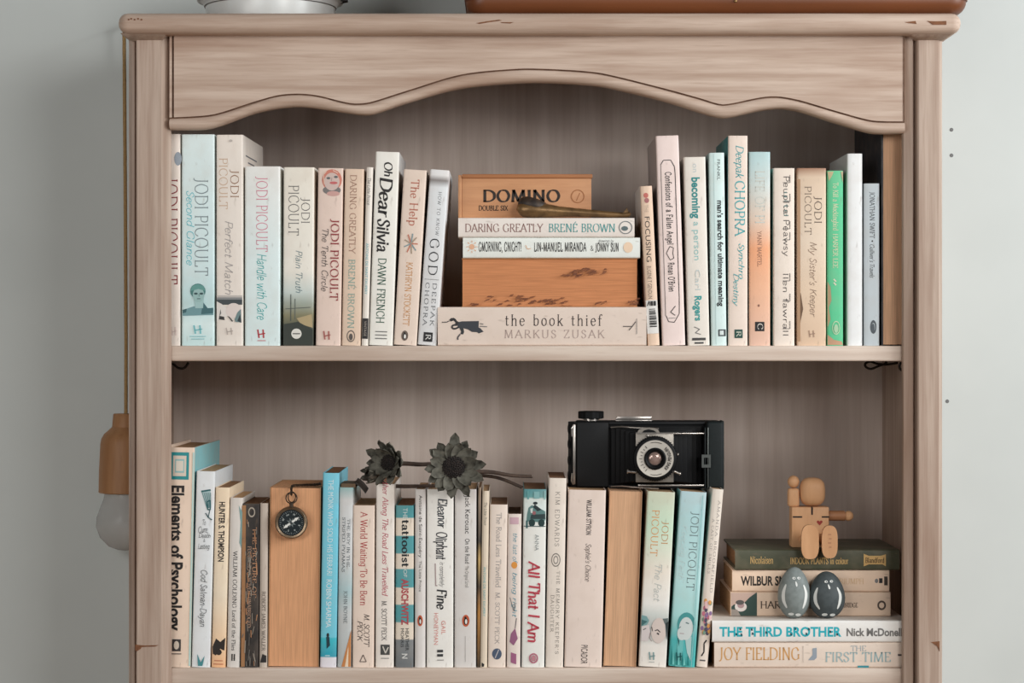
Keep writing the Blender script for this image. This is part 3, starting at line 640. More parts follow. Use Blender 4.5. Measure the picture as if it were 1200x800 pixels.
book('pale aqua book with a black lower case title down one edge', UP, 833.5, 852, 179, 1, -3, (202, 222, 220),
     [('T', 'FRANKL', .52, .72, 187, 211, (60, 66, 68), 'sans'), ('T', 'man\'s search for ultimate meaning', .5, .86, 235, 359, (38, 44, 48), 'sansb'), ('R', .45, .95, 386, 394, (70, 78, 80)), ('R', .55, .85, 387.5, 392.5, (214, 226, 224)), ('L', [(.3, 180), (.3, 404)], .5, (180, 202, 202))], depth=132, side=(150, 172, 172))
book('tall cream book with large teal title and green square emblem at its foot', UP, 853, 876.5, 159, 1, 0, (222, 206, 194),
     [('T', 'Deepak', .4, .78, 170, 208, (84, 164, 168), 'italic'), ('T', 'CHOPRA', .36, .84, 212, 276, (92, 172, 176), 'serif'), ('T', 'Synchro', .55, .82, 285, 326, (96, 172, 176), 'italic'), ('T', 'Destiny', .28, .54, 320, 357, (96, 172, 176), 'italic'), ('R', .32, .74, 386, 396, (34, 74, 66)), ('T', 'R', .42, .66, 388, 394, (200, 206, 190), 'serif')], depth=150, side=(58, 132, 134))
book('book fading from pale blue to peach with a small black square emblem', UP, 877.5, 903, 178, 1, 0, [(0, (216, 180, 160)), (.3, (224, 172, 140)), (.5, (226, 160, 120)), (.65, (214, 192, 174)), (.85, (192, 206, 204)), (1, (172, 200, 202))],
     [('T', 'LIFE OF PI', .3, .72, 200, 262, (204, 206, 198), 'serif'), ('T', 'YANN MARTEL', .4, .58, 271, 312, (150, 110, 92), 'serif'), ('E', .45, 358, .05, 1.5, (140, 100, 84)), ('R', .28, .72, 377, 388, (32, 32, 34)), ('T', 'C', .4, .64, 379, 386, (214, 206, 196), 'serif')], depth=132, side=(58, 140, 140))
book('white book covered in scratchy black outlined letters', UP, 906, 931.5, 197, 1, 0, (222, 210, 198),
     [('T', 'Peuplta Peawsy', .48, .74, 206, 300, (84, 78, 76), 'stroke'), ('T', 'llen fawrall', .46, .7, 320, 394, (84, 78, 76), 'stroke'), ('T', 'ultd', .5, .7, 224, 254, (104, 130, 128), 'stroke')] + [('L', [(.78, q), (.78, q + 9), (.44, q + 9)], .7, (92, 86, 84)) for q in (205, 227, 259, 272, 320, 344, 376)], depth=132)
book('browned beige book with grey capitals beside the green spine', UP, 934, 968.5, 197, 1, 0, [(0, (206, 178, 152)), (.3, (212, 188, 164)), (.6, (214, 196, 176)), (.95, (206, 184, 160)), (1, (150, 110, 86))],
     [('T', 'PICOULT', .26, .48, 218, 275, (120, 104, 92), 'light'), ('T', 'JODI', .6, .84, 230, 262, (96, 82, 72), 'light'), ('T', 'My Sister\'s Keeper', .44, .66, 283, 370, (150, 126, 108), 'hand'), ('P', [(.02, 338), (.12, 344), (.2, 362), (.1, 378), (.02, 372)], (112, 86, 66)), ('H', .5, 391, .1, 4, (170, 140, 120)), ('R', 0, .1, 210, 400, (176, 140, 108))], depth=132)
book('small bright green book with worn edges and cream lettering', UP, 969, 988.5, 200, 1, 0, (86, 186, 138),
     [('T', 'To Kill a Mockingbird', .36, .68, 214, 270, (216, 214, 180), 'serif'), ('T', 'HARPER LEE', .36, .66, 274, 314, (216, 214, 180), 'serif'), ('L', [(.4, 327), (.55, 330)], 1.6, (216, 214, 190)), ('L', [(.4, 331), (.55, 334)], 1.6, (216, 214, 190)),
      ('P', [(.02, 330), (.2, 336), (.26, 352), (.1, 360), (.2, 374), (.02, 384)], (176, 150, 116)), ('P', [(.02, 201), (.4, 201), (.3, 206), (.1, 212)], (196, 180, 140)), ('P', [(.85, 201), (.98, 201), (.98, 214)], (190, 176, 140)), ('P', [(.02, 392), (.4, 398), (.9, 400), (.98, 404), (.02, 404)], (190, 150, 120)), ('O', .55, 384, .24, 8, .14, (196, 214, 180)), ('E', .55, 385, .14, 5, (170, 206, 170))], depth=120)
book('plain blank white spine standing above the green book', UP, 992.5, 1011, 180, 1, 0, (224, 226, 226), (), depth=140, side=(196, 196, 194), yaw=-.0)
book('slim pale grey book with small black serif title, next to the dark book', UP, 1012, 1031, 215, 1, 0, (186, 196, 200),
     [('T', 'JONATHAN SWIFT', .38, .68, 225, 279, (62, 66, 70), 'serif'), ('T', 'Gulliver\'s Travels', .38, .66, 286, 325, (62, 66, 70), 'italic'), ('E', .53, 282.5, .05, 1, BK), ('O', .6, 383, .2, 8, .4, (84, 92, 98)), ('E', .58, 384, .1, 5, (84, 92, 98))], depth=120, side=(70, 80, 90))
book('very tall dark covered book with tan page edges against the side', UP, 1032.5, 1079, 132, 1, 0, (30, 34, 42), (), depth=200, reverse=True, hard=True, page=(220, 176, 142), y=34)
# --- lower shelf
def curl(r, w, h, s):
    g = MB(); pts = []
    for k in range(9):
        a = k / 8; pts.append((w / 2 + 1 + 13 * a, 5 + 3 * math.cos(a * 3)))
    v = []
    for k, (x, yq) in enumerate(pts):
        zz = h + 4 - 12 * (k / 8) ** 1.5; v += [(x, 8, zz), (x, 60, zz + 2), (x, 60, zz + 3.5), (x, 8, zz + 1.5)]
    f = []
    for k in range(8):
        for j in range(4): f.append([k * 4 + j, k * 4 + (j + 1) % 4, (k + 1) * 4 + (j + 1) % 4, (k + 1) * 4 + j])
    f += [[0, 1, 2, 3], [32, 33, 34, 35]]
    g.add(v, f, plain((52, 46, 42), .6)); g.box(-w / 2 + 1, w / 2 + 2, 8, 60, h - 1, h + 4, plain((110, 88, 68), .8))
    o = g.build('curled_cover', r); o['label'] = 'dark curled cover corner'
book('big beige hardback with heavy black title and teal framed panel, at the shelf end', LOW, 184, 223.5, 524, 2, 5, (222, 200, 182),
     [('R', .3, .84, 530, 562, (44, 142, 146)), ('R', .36, .76, 534, 558, (222, 206, 190)), ('R', .42, .7, 538, 554, (150, 190, 190)), ('R', .45, .67, 540, 552, (222, 214, 200)), ('T', 'Elements of Psychology', .34, .72, 569, 739, (38, 34, 34), 'sansb'),
      ('R', .44, .7, 749, 763, (60, 56, 56)), ('E', .57, 756, .08, 5, (214, 200, 184)), ('L', [(.4, 766), (.72, 766)], 1.2, (110, 100, 94)), ('R', .95, 1, 530, 780, (190, 220, 214))], depth=200, hard=True, side=(128, 182, 186), yaw=-.012)
book('white book with a teal sketch of a mask over black handwriting', LOW, 224, 246.5, 552, 2, 6, (216, 220, 222),
     [('P', [(.27, 575), (.78, 573), (.8, 575), (.3, 577.5)], (44, 98, 102)), ('P', [(.3, 577), (.78, 575), (.84, 594), (.6, 596)], (176, 200, 202))] + [('L', [(.34 + .09 * q, 577), (.62 + .04 * q, 595)], .6, (60, 110, 114)) for q in range(6)] + [('L', [(.6, 588), (.78, 586), (.8, 597), (.66, 597), (.6, 588)], 1.4, (44, 98, 102)), ('L', [(.55, 601), (.7, 606), (.9, 609)], 1.2, (44, 80, 84)), ('L', [(.78, 597), (.7, 606)], 1, (44, 80, 84)), ('U', 'To', .38, .56, 609, 615, (60, 62, 64), 'hand'), ('U', 'Cure,', .16, .72, 617, 624, (60, 62, 64), 'hand'), ('U', 'Death', .2, .84, 625, 630, (60, 62, 64), 'hand'), ('U', '&', .46, .56, 631, 635, (60, 62, 64), 'hand'), ('U', 'Lasting', .18, .8, 637, 643, (60, 62, 64), 'hand'), ('T', 'God Salman-Dayan', .4, .72, 667, 734, (56, 60, 62), 'hand'),
      ('P', [(.3, 766), (.5, 776), (.7, 768), (.6, 780), (.36, 780)], (70, 140, 146))], depth=150, side=(206, 210, 212), yaw=-.009)
book('cream and orange book with condensed black capitals and ink sketch at its foot', LOW, 247.3, 264.5, 571, 2, 5, [(0, (226, 176, 132)), (.12, (230, 196, 160)), (.4, (234, 214, 190)), (1, (232, 208, 180))],
     [('T', 'HUNTER S. THOMPSON', .3, .72, 588, 658, (48, 40, 36), 'sansb'), ('P', [(.05, 758), (.3, 748), (.6, 752), (.95, 747), (.9, 762), (.6, 760), (.3, 768), (.08, 766)], (44, 38, 34)), ('E', .5, 764, .22, 3.4, (44, 38, 34)), ('L', [(.2, 774), (.8, 774)], 1, (190, 110, 80)), ('L', [(.15, 778), (.85, 778)], 1, (190, 110, 80))], depth=130, page=(150, 112, 80), yaw=-.005)
book('pale grey book with thin black serif title beside the worn black book', LOW, 265.3, 281, 583, 2, 4, (208, 202, 196),
     [('T', 'WILLIAM GOLDING', .36, .66, 646, 712, (66, 64, 64), 'serif'), ('T', 'Lord of the Flies', .36, .64, 715, 762, (66, 64, 64), 'serif'), ('P', [(.7, 592), (.98, 600), (.98, 642), (.8, 636), (.86, 612)], (126, 158, 156)), ('R', .36, .46, 766, 774, BK), ('R', .54, .64, 766, 774, BK)], depth=120)
worn = []
for k in range(46):
    a = 594 + rr.random() * 184; u = .12 + rr.random() * .8
    worn.append(('L', [(u, a), (min(.97, u + rr.gauss(0, .06)), min(780, a + 3 + rr.random() * 12))], .6 + rr.random() * .7, ((150, 140, 128), (178, 128, 92), (110, 104, 98))[k % 3]))
book('battered black book with rubbed gold lettering and scratched spine', LOW, 282, 303.2, 590, 2, 1.5, (50, 46, 44),
     [('R', .0, .22, 592, 781, (170, 124, 84)), ('T', 'THE PICTURE OF', .62, .84, 618, 700, (186, 140, 108), 'serif'), ('T', 'FOUR GREAT NOVELS UNABRIDGED', .34, .54, 640, 735, (186, 150, 126), 'serif'), ('O', .55, 600, .2, 6, .3, (170, 160, 146))] + worn, depth=120, page=(140, 104, 76))
book('thin grey book wedged between the black spine and the tan pages', LOW, 303.6, 313.3, 589.5, 2, 1, (186, 174, 162),
     [('T', 'ROBERT JAMES WALLER', .3, .75, 693, 762, (90, 80, 72), 'serif'), ('P', [(.1, 776), (.4, 766), (.9, 768), (.9, 776)], BK)], depth=120, page=(140, 104, 76), gap=.25)
TB = book('thick book with smooth tan page edges facing out and compass hanging', LOW, 313.6, 373.8, 571, 2, 2.5, (150, 116, 84), (), depth=140, reverse=True, page=(224, 168, 126), y=27)
book('bright sky blue book with white capitals and pale foot', LOW, 374.6, 394.4, 554, 2, 3.5, [(0, (214, 210, 216)), (.05, (216, 214, 218)), (.055, (40, 150, 172)), (.15, (64, 178, 190)), (.155, (110, 190, 208)), (1, (116, 194, 214))],
     [('T', 'THE MONK WHO SOLD HIS FERRARI', .34, .68, 562, 674, (214, 232, 236), 'sans'), ('T', 'ROBIN SHARMA', .32, .66, 679, 735, (226, 236, 238), 'sans'), ('E', .46, 744, .08, 2.5, BK), ('P', [(.36, 746), (.55, 746), (.6, 756), (.4, 760)], (30, 60, 70)), ('L', [(.3, 768), (.6, 768)], 1, (190, 226, 230))], depth=135, page=(134, 96, 70))
book('narrow grey blue book with two lines of dark capitals and a torn foot', LOW, 395, 411.8, 571, 2, 2.5, [(0, (170, 176, 176)), (.3, (186, 190, 190)), (.42, (160, 186, 190)), (.6, (196, 198, 198)), (.93, (200, 202, 202)), (1, (140, 176, 176))],
     [('T', 'THE BOY IN THE', .6, .8, 608, 664, (96, 104, 108), 'serif'), ('T', 'STRIPED PYJAMAS', .25, .45, 606, 670, (96, 104, 108), 'serif'), ('T', 'JOHN BOYNE', .42, .66, 692, 730, (110, 118, 122), 'serif'), ('P', [(.3, 781), (.98, 738), (.98, 781)], (196, 130, 76)), ('P', [(.55, 781), (.78, 757), (.85, 781)], (226, 206, 180))], depth=130, extra=curl)
book('cream book with a red serif title and small triangle emblem', LOW, 412.5, 438.5, 592, 2, 1, (220, 202, 188),
     [('T', 'A World Waiting To Be Born', .36, .66, 600, 709, (178, 72, 70), 'serif'), ('T', 'M. SCOTT', .54, .78, 719, 756, (76, 66, 62), 'italic'), ('T', 'PECK', .24, .46, 727, 750, (76, 66, 62), 'italic'), ('L', [(.35, 775), (.5, 767), (.65, 775), (.35, 775)], 1, (110, 96, 90))], depth=132)
book('white book with pink italic title beneath the smaller flower heads', LOW, 439.5, 461.8, 567, 2, 1, (224, 216, 208),
     [('T', 'Further Along The Road Less Travelled', .36, .66, 552, 697, (186, 84, 100), 'italic'), ('T', 'M. SCOTT PECK', .34, .6, 704, 750, (70, 66, 66), 'serif'), ('R', .28, .78, 755, 767, (74, 74, 72)), ('L', [(.4, 757), (.55, 765), (.7, 758)], 1.4, (206, 200, 190)), ('L', [(.3, 771), (.75, 771)], .9, GR)], depth=150)
book('teal and cream striped book with black title and grey foot', LOW, 463, 484.8, 592, 2, .5,
     [(0, (104, 108, 110)), (.12, (120, 124, 126)), (.17, (120, 124, 126)), (.175, (216, 204, 188)), (.275, (216, 204, 188)), (.28, (78, 146, 152)), (.385, (78, 146, 152)), (.39, (216, 204, 188)), (.49, (216, 204, 188)), (.495, (78, 146, 152)), (.605, (78, 146, 152)), (.61, (216, 204, 188)), (.70, (216, 204, 188)), (.705, (78, 146, 152)), (.81, (78, 146, 152)), (.815, (216, 204, 188)), (.92, (216, 204, 188)), (.925, (78, 146, 152))],
     [('T', 'THE', .4, .66, 595, 608, (210, 220, 216), 'sans'), ('T', 'tattooist', .36, .74, 609, 664, (34, 40, 44), 'bold'), ('T', 'OF', .44, .64, 667, 676, (210, 220, 216), 'sans'), ('T', 'AUSCHWITZ', .34, .72, 678, 732, (176, 74, 80), 'sansb'), ('T', 'HEATHER', .56, .76, 736, 762, (50, 54, 56), 'sans'), ('T', 'MORRIS', .3, .48, 736, 758, (50, 54, 56), 'sans'), ('T', 'N', .36, .66, 765, 772, (220, 220, 216), 'serif')], depth=132, page=(140, 104, 78))
def peng(u, a): return [('G', u, a, .26, 6.5, (196, 92, 58), (40, 38, 38))]
book('slim grey white book with orange oval emblem between striped and brush lettered spines', LOW, 485.7, 498.7, 573, 2, .5, (210, 206, 202),
     [('T', 'Antoine de Saint-Exupéry', .38, .68, 580, 653, (44, 42, 42), 'sans'), ('T', 'The Little Prince', .38, .64, 657, 693, (100, 98, 96), 'sans')] + peng(.5, 727), depth=132, gap=.25)
book('white book with flowing black brush title and pink author name', LOW, 499.5, 531.4, 573, 2, .5, (226, 224, 218),
     [('T', 'Eleanor', .42, .74, 584, 618, (56, 60, 66), 'brush'), ('T', 'Oliphant', .36, .74, 623, 655, (44, 46, 52), 'brush'), ('T', 'is completely', .5, .66, 658, 687, (80, 82, 86), 'hand'), ('L', [(.32, 660), (.34, 686), (.4, 686)], 1.2, (170, 150, 150)), ('T', 'Fine', .4, .74, 690, 713, (34, 36, 40), 'brush'), ('T', 'GAIL', .56, .72, 727, 743, (220, 150, 142), 'sans'), ('T', 'HONEYMAN', .28, .44, 718, 755, (220, 150, 142), 'sans'), ('R', .4, .62, 761, 764, (60, 60, 62)), ('R', .4, .62, 766, 769, (60, 60, 62)), ('L', [(.4, 773), (.65, 773)], .8, GR)], depth=132)
book('light grey book with orange oval emblem under the large flower head', LOW, 532.2, 558.3, 573, 2, .5, (208, 204, 200),
     [('T', 'Jack Kerouac', .48, .72, 580, 625, (44, 42, 42), 'sans'), ('T', 'On the Road', .48, .7, 631, 660, (60, 58, 58), 'sans'), ('T', 'The Original Scroll', .48, .66, 663, 688, (130, 126, 122), 'sans')] + [('G', .52, 727, .17, 7, (196, 92, 58), (40, 38, 38)), ('L', [(.5, 745), (.5, 775)], .6, (180, 176, 172))], depth=132)
book('paper thin dark booklet with flecks of orange', LOW, 558.9, 562.3, 571, 2, 1.5, [(0, (60, 52, 40)), (.3, (170, 120, 60)), (.45, (60, 52, 44)), (.6, (180, 150, 96)), (.7, (66, 60, 56)), (1, (150, 130, 112))], (), depth=120, gap=.1, bulge=.2)
book('slim cream booklet with pale teal lettering beside the dark booklet', LOW, 562.6, 571, 575, 2, 2.5, (212, 198, 178),
     [('T', 'The Little Prince', .3, .7, 588, 615, (70, 74, 66), 'hand'), ('T', 'ANTOINE DE SAINT EXUPERY', .3, .66, 664, 722, (110, 176, 180), 'sans'), ('P', [(.2, 776), (.6, 778), (.5, 781), (.2, 781)], BK)], depth=125, gap=.2)
book('off white book with faded grey title and dark round emblem', LOW, 571.4, 592.8, 591, 2, 2.5, (222, 208, 196),
     [('T', 'The Road Less Travelled', .38, .66, 601, 688, (172, 164, 160), 'serif'), ('T', 'M. SCOTT PECK', .38, .62, 694, 754, (172, 164, 160), 'serif'), ('E', .5, 766, .27, 6.5, (76, 90, 112)), ('L', [(.4, 771), (.6, 761)], 1, (196, 190, 190))], depth=132, page=(140, 108, 84))
book('short white book with blue handwritten title, orange spot and purple sketch', LOW, 593.4, 610, 602, 2, 1.5, (218, 206, 198),
     [('T', 'the last of', .4, .72, 624, 658, (76, 150, 168), 'hand'), ('E', .5, 662, .22, 4, (222, 150, 70)), ('T', 'being right', .4, .72, 670, 722, (76, 150, 168), 'hand'), ('R', .15, .8, 606, 614, (206, 170, 180)), ('P', [(.3, 742), (.6, 736), (.8, 748), (.5, 756), (.2, 752)], (150, 96, 128)), ('L', [(.6, 736), (.7, 724)], .8, (90, 84, 90)), ('P', [(.3, 764), (.7, 766), (.7, 778), (.3, 776)], (160, 96, 130)), ('L', [(.2, 700), (.5, 716), (.6, 706)], .8, GR)], depth=120, page=(134, 104, 84))
book('white book with a large red script title and vintage car picture at its head', LOW, 610.8, 638.2, 573, 2, 2.5, [(0, (222, 222, 216)), (.79, (222, 222, 216)), (.83, (206, 216, 214)), (.945, (206, 216, 212)), (.955, (92, 150, 152)), (1, (84, 140, 144))],
     [('P', [(.16, 603), (.22, 595), (.36, 592), (.62, 594), (.96, 599), (.98, 608), (.9, 612), (.14, 611)], (92, 128, 126)), ('P', [(.34, 603), (.96, 602), (.96, 608), (.3, 608)], (44, 62, 64)), ('P', [(.42, 594), (.5, 591), (.8, 597), (.62, 599)], (36, 50, 52)), ('E', .52, 589.5, .1, 1.7, (34, 44, 46)), ('E', .47, 601, .08, 2.2, (150, 96, 100)), ('P', [(.3, 596), (.42, 595), (.4, 601), (.32, 601)], (206, 216, 212)),
      ('E', .38, 612.5, .14, 4.4, (30, 56, 56)), ('E', .8, 612.5, .14, 4.4, (30, 56, 56)), ('R', .12, .2, 610, 619, (60, 104, 104)), ('L', [(.02, 616.5), (.98, 616.5)], .9, (50, 80, 84)), ('R', .16, .24, 575, 585, (100, 160, 160)), ('R', .45, .7, 576, 584, (130, 176, 176)), ('R', .9, .97, 575, 585, (150, 190, 188)),
      ('T', 'ANNA', .52, .7, 626, 645, (150, 156, 156), 'sans'), ('T', 'All That I Am', .28, .74, 658, 752, (190, 70, 84), 'brush'), ('O', .52, 771, .2, 6, .3, (180, 110, 126)), ('E', .52, 771, .1, 3.5, (190, 130, 140))], depth=132, page=(150, 116, 90), side=(70, 104, 106))
book('tallest cream spine by the vintage camera, spaced grey capitals and round motif', LOW, 638.9, 660.2, 560, 2, 4, (222, 212, 200),
     [('T', 'KIM EDWARDS', .4, .64, 576, 640, (140, 134, 128), 'wide'), ('O', .48, 656, .26, 8, .16, (130, 124, 118)), ('O', .48, 656, .14, 5, .3, (150, 144, 138)), ('T', 'THE MEMORY KEEPER\'S', .54, .72, 669, 766, (140, 134, 128), 'wide'), ('T', 'DAUGHTER', .24, .42, 697, 740, (140, 134, 128), 'wide')], depth=132, page=(140, 104, 80))
book('thick pinkish white book with small black serif title beneath the vintage camera', LOW, 661, 705.5, 574, 2, 5, (220, 204, 194),
     [('T', 'WILLIAM STYRON', .5, .62, 586, 627, (64, 56, 54), 'bold'), ('T', 'Sophie\'s Choice', .5, .64, 637, 681, (110, 98, 94), 'italic'), ('T', 'PICADOR', .44, .62, 756, 778, (64, 56, 54), 'sans')], depth=132)
book('thick book with streaky tan page edges facing out under the camera', LOW, 706.8, 745.6, 575, 2, 7.5, (188, 150, 116), (), depth=132, reverse=True, page=(218, 174, 138), y=27)
book('mint and cream book with orange capitals and a couple\'s faces near its foot', LOW, 748, 781, 576, 2, 10.5, [(0, (222, 216, 208)), (.12, (220, 216, 210)), (.2, (160, 166, 164)), (.3, (196, 200, 196)), (.36, (224, 222, 216)), (.55, (222, 214, 200)), (.8, (190, 214, 190)), (1, (196, 200, 180))],
     [('T', 'PICOULT', .22, .46, 598, 652, (222, 150, 84), 'light'), ('T', 'JODI', .6, .82, 611, 638, (196, 140, 90), 'light'), ('T', 'The Pact', .42, .66, 660, 704, (190, 196, 192), 'hand'),
      ('P', [(.02, 722), (.2, 723), (.3, 728), (.22, 733), (.02, 735)], (120, 160, 160)), ('P', [(.02, 727), (.24, 729), (.02, 735)], (64, 104, 106)), ('P', [(.04, 735), (.3, 733), (.36, 742), (.28, 752), (.04, 752)], (214, 204, 202)), ('E', .66, 739, .28, 15, (212, 198, 190)), ('P', [(.78, 725), (.98, 724), (.99, 750), (.92, 742), (.88, 732)], (96, 106, 106)), ('P', [(.9, 730), (.99, 728), (.99, 746)], (40, 48, 50)),
      ('L', [(.52, 739.5), (.62, 738), (.72, 741)], 1.1, (60, 56, 54)), ('L', [(.6, 742), (.68, 743.5)], 1.6, (44, 42, 42)), ('L', [(.1, 739), (.2, 737)], .9, (80, 84, 86)), ('L', [(.4, 735), (.44, 740)], .8, (70, 70, 70)), ('L', [(.36, 742), (.34, 748), (.42, 752)], .7, (150, 130, 126)),
      ('H', .46, 769, .1, 4.5, (130, 160, 160)), ('L', [(.36, 776), (.56, 776)], .8, (170, 176, 174))], depth=132, side=(170, 160, 148))
book('teal book with grey capitals and a fair haired face above teal foliage', LOW, 783.2, 814.6, 576, 2, 14, [(0, (70, 170, 168)), (.15, (74, 170, 170)), (.3, (160, 206, 204)), (.5, (176, 212, 212)), (.85, (170, 204, 206)), (1, (176, 202, 208))],
     [('T', 'JODI PICOULT', .48, .76, 600, 692, (110, 128, 130), 'light'), ('T', 'Keeping Faith', .16, .36, 616, 680, (196, 218, 218), 'hand')] + [('E', .56, 732, .34, 14, (70, 150, 150)), ('P', [(.3, 742), (.24, 782), (.5, 782), (.5, 750)], (110, 190, 188)), ('P', [(.55, 748), (.8, 746), (.82, 775), (.66, 765)], (176, 204, 202)), ('E', .56, 737, .27, 13.5, (206, 214, 212)), ('E', .42, 743, .18, 8, (206, 214, 212)), ('L', [(.54, 730), (.66, 731)], 1.2, (84, 110, 112)), ('L', [(.3, 737), (.36, 735)], .9, (110, 130, 132)), ('L', [(.34, 743), (.5, 743)], .8, (170, 150, 152)), ('P', [(.26, 747), (.34, 752), (.34, 758)], (30, 90, 90))] +
     [('P', [(.06 + .07 * q, 780), (.06 + .07 * q, 757 + (q % 3) * 5 + q), (.14 + .07 * q, 780)], ((30, 128, 126), (120, 206, 200), (64, 156, 150))[q % 3]) for q in range(10)] + [('H', .36, 770, .1, 4.5, (24, 96, 96)), ('L', [(.86, 580), (.86, 781)], .8, (140, 190, 190))], depth=132, side=(110, 180, 180))
book('narrow cream book leaning most, grey capitals, floral patch and black swash', LOW, 815.4, 829.6, 573, 2, 19, [(0, (222, 210, 198)), (.2, (220, 206, 194)), (1, (222, 214, 202))],
     [('T', 'AMANDA BROOKFIELD', .6, .82, 586, 694, (160, 152, 146), 'wide'), ('T', 'A CAST OF SMILES', .24, .44, 608, 672, (150, 144, 140), 'wide'), ('L', [(.7, 750), (.5, 754), (.56, 764), (.36, 769), (.5, 750)][:4], 1.6, BK), ('L', [(.25, 774), (.75, 774)], 1.6, (90, 84, 84))] +
     [('E', .15 + .7 * rr.random(), 702 + 40 * rr.random(), .13, 2.6, ((206, 120, 140), (226, 160, 90), (140, 110, 150), (120, 150, 130), (230, 190, 190), (80, 76, 96))[q % 6]) for q in range(30)], depth=128, gap=.5)
# --- corner pile
sz = SH2
lay('cream book at the bottom of the corner pile with orange and blue grey capitals', RP, 837, 1064, 24, 753, 783, (218, 202, 188),
    [('T', 'JOY FIELDING', .32, .78, 843, 937, (212, 160, 100), 'serif'), ('T', 'THE', .66, .86, 997, 1015, (170, 178, 180), 'serif'), ('T', 'FIRST TIME', .24, .6, 967, 1044, (160, 184, 186), 'serif'), ('P', [(.3, 947), (.5, 952), (.76, 952), (.78, 957), (.4, 957), (.3, 954)], (150, 160, 170)), ('L', [(.5, 1052), (.5, 1060)], 2, (80, 74, 72)), ('R', .0, .08, 1005, 1018, (60, 140, 150)), ('L', [(.86, 941), (.2, 941)], .5, (190, 180, 170))], 140)
lay('white book with bold turquoise title in the corner pile', RP, 834.5, 1064, 22, 727.5, 753, (224, 222, 218),
    [('T', 'THE THIRD BROTHER', .28, .72, 843, 986, (40, 176, 190), 'sansb'), ('T', 'Nick McDonell', .3, .66, 992, 1057, (120, 118, 116), 'sansb')] + [('P', [(.3 + v, q), (.42 + v, q), (.4 + v, q + 1.6), (.3 + v, q + 2.2)], (22, 74, 84)) for q, v in ((862, .02), (866.5, .26), (868, .0), (880, .24), (881, .05), (897, .1), (926, .02), (931, .28), (944, .04), (947, .26), (972, .14), (980, .02))], 150, side=(196, 190, 184))
PILE2 = sz
lay('tan book with dark green photo end, behind the painted stones', RP, 856, 1043.5, 60, 695.5, 724, (206, 182, 160),
    [('R', .02, .98, 857, 887, (50, 72, 66)), ('P', [(.98, 857), (.98, 886), (.78, 878), (.6, 873), (.42, 868), (.5, 860), (.4, 857)], (196, 168, 154)), ('E', .4, 868, .2, 7, (222, 212, 206)), ('E', .46, 868, .12, 4, (170, 140, 140)), ('E', .58, 867, .1, 5, (90, 84, 82)), ('P', [(.02, 857), (.3, 857), (.28, 864), (.02, 868)], (150, 140, 132)), ('T', 'HARD TIMES', .34, .62, 891, 960, (76, 62, 54), 'serif'), ('T', 'CAMBRIDGE', .38, .56, 978, 1005, (90, 74, 64), 'serif'), ('O', .46, 1033, .2, 5, .4, (80, 66, 58))], 140)
lay('cream book with heavy condensed black capitals in the corner pile', RP, 858, 1042, 62, 669.5, 695.5, (222, 196, 172),
    [('T', 'WILBUR SMITH', .3, .72, 868, 936, (48, 42, 38), 'sansb'), ('T', 'THE TRIUMPH', .36, .6, 962, 1012, (224, 190, 150), 'serif'), ('E', .5, 1027, .1, 2, GR), ('R', .4, .62, 1030, 1034, BK), ('R', .3, .7, 1036, 1040, (70, 60, 54))], 112)
lay('dark olive green hardback with gold title, top of the corner pile', RP, 861.5, 1054, 58, 645.5, 669.5, (74, 76, 60),
    [('T', 'Nicolaisen', .32, .66, 879, 906, (206, 170, 110), 'serif'), ('T', 'INDOOR PLANTS in colour', .3, .6, 926, 994, (206, 170, 110), 'bold'), ('P', [(.18, 1012), (.28, 1018), (.28, 1034), (.18, 1038), (.78, 1038), (.7, 1032), (.7, 1018), (.8, 1012)], (206, 168, 108)), ('T', 'Blandford', .36, .6, 1014, 1036, (84, 66, 40), 'bold')], 140, hard=True, page=(170, 130, 96))
PILE5 = sz

# ================================================================= DOMINO BOX
M_box = wood('beech_wood', (208, 154, 112), (182, 126, 88), (152, 100, 68), (0.2, 1, 2.2), 6.0, 0.5, 0.6, 0.4)
y = 60; x0, x1, zt = X(537, y), X(693.5, y), Z(204, y)
bx = thing('domino_box', 'small wooden domino box with black printed capitals on the middle stack', 'box', ((x0 + x1) / 2, y, STACK_TOP))
hw, hh = (x1 - x0) / 2, zt - STACK_TOP
g = MB(); g.box(-hw + 4.5, hw - .5, 0, 50, .1, hh - 5, M_box, .6); g.box(-hw, -hw + 4.3, -.6, 51, .1, hh - 1, M_box, .6)
def hput(g, txt, sty, px0, px1, py0, py1, yq, col, ox, oz):
    vs_, fs, adv = letters(txt, sty)
    s = S(yq); P = [((px0 + (px1 - px0) * a / adv - 600) * s - ox, -.25, (400 - (py1 + (py0 - py1) * b)) * s - oz) for a, b in vs_]
    g.add(P, fs, ink(col))
cx_ = (x0 + x1) / 2
hput(g, 'DOMINO', 'dom', 566, 656, 223, 236, y, (44, 34, 28), cx_, STACK_TOP); hput(g, 'DOUBLE SIX', 'bold', 561, 595, 241, 246.5, y, (44, 34, 28), cx_, STACK_TOP)
g.lathe([(8.2, 0), (8.2, .3), (7, .3), (7, 0)], plain((168, 112, 72), .7), 28, Matrix.Translation((X(677, y) - cx_, -.05, Z(230, y) - STACK_TOP)) @ Matrix.Rotation(math.pi / 2, 4, 'X'), cap=False)
g.prism([(X(679, y) - cx_, Z(226, y) - STACK_TOP), (X(680, y) - cx_, Z(226, y) - STACK_TOP), (X(676, y) - cx_, Z(235, y) - STACK_TOP), (X(675, y) - cx_, Z(235, y) - STACK_TOP)], 'y', -.3, 0, plain((168, 112, 72), .7))
g.build('body', bx)
g = MB(); g.box(-hw + 4.4, hw + .8, -1.6, 51, hh - 4.9, hh, wood('beech_lid', (176, 118, 76), (156, 100, 62), (130, 80, 50), (0.2, 1, 2), 6), .7); g.build('lid', bx)

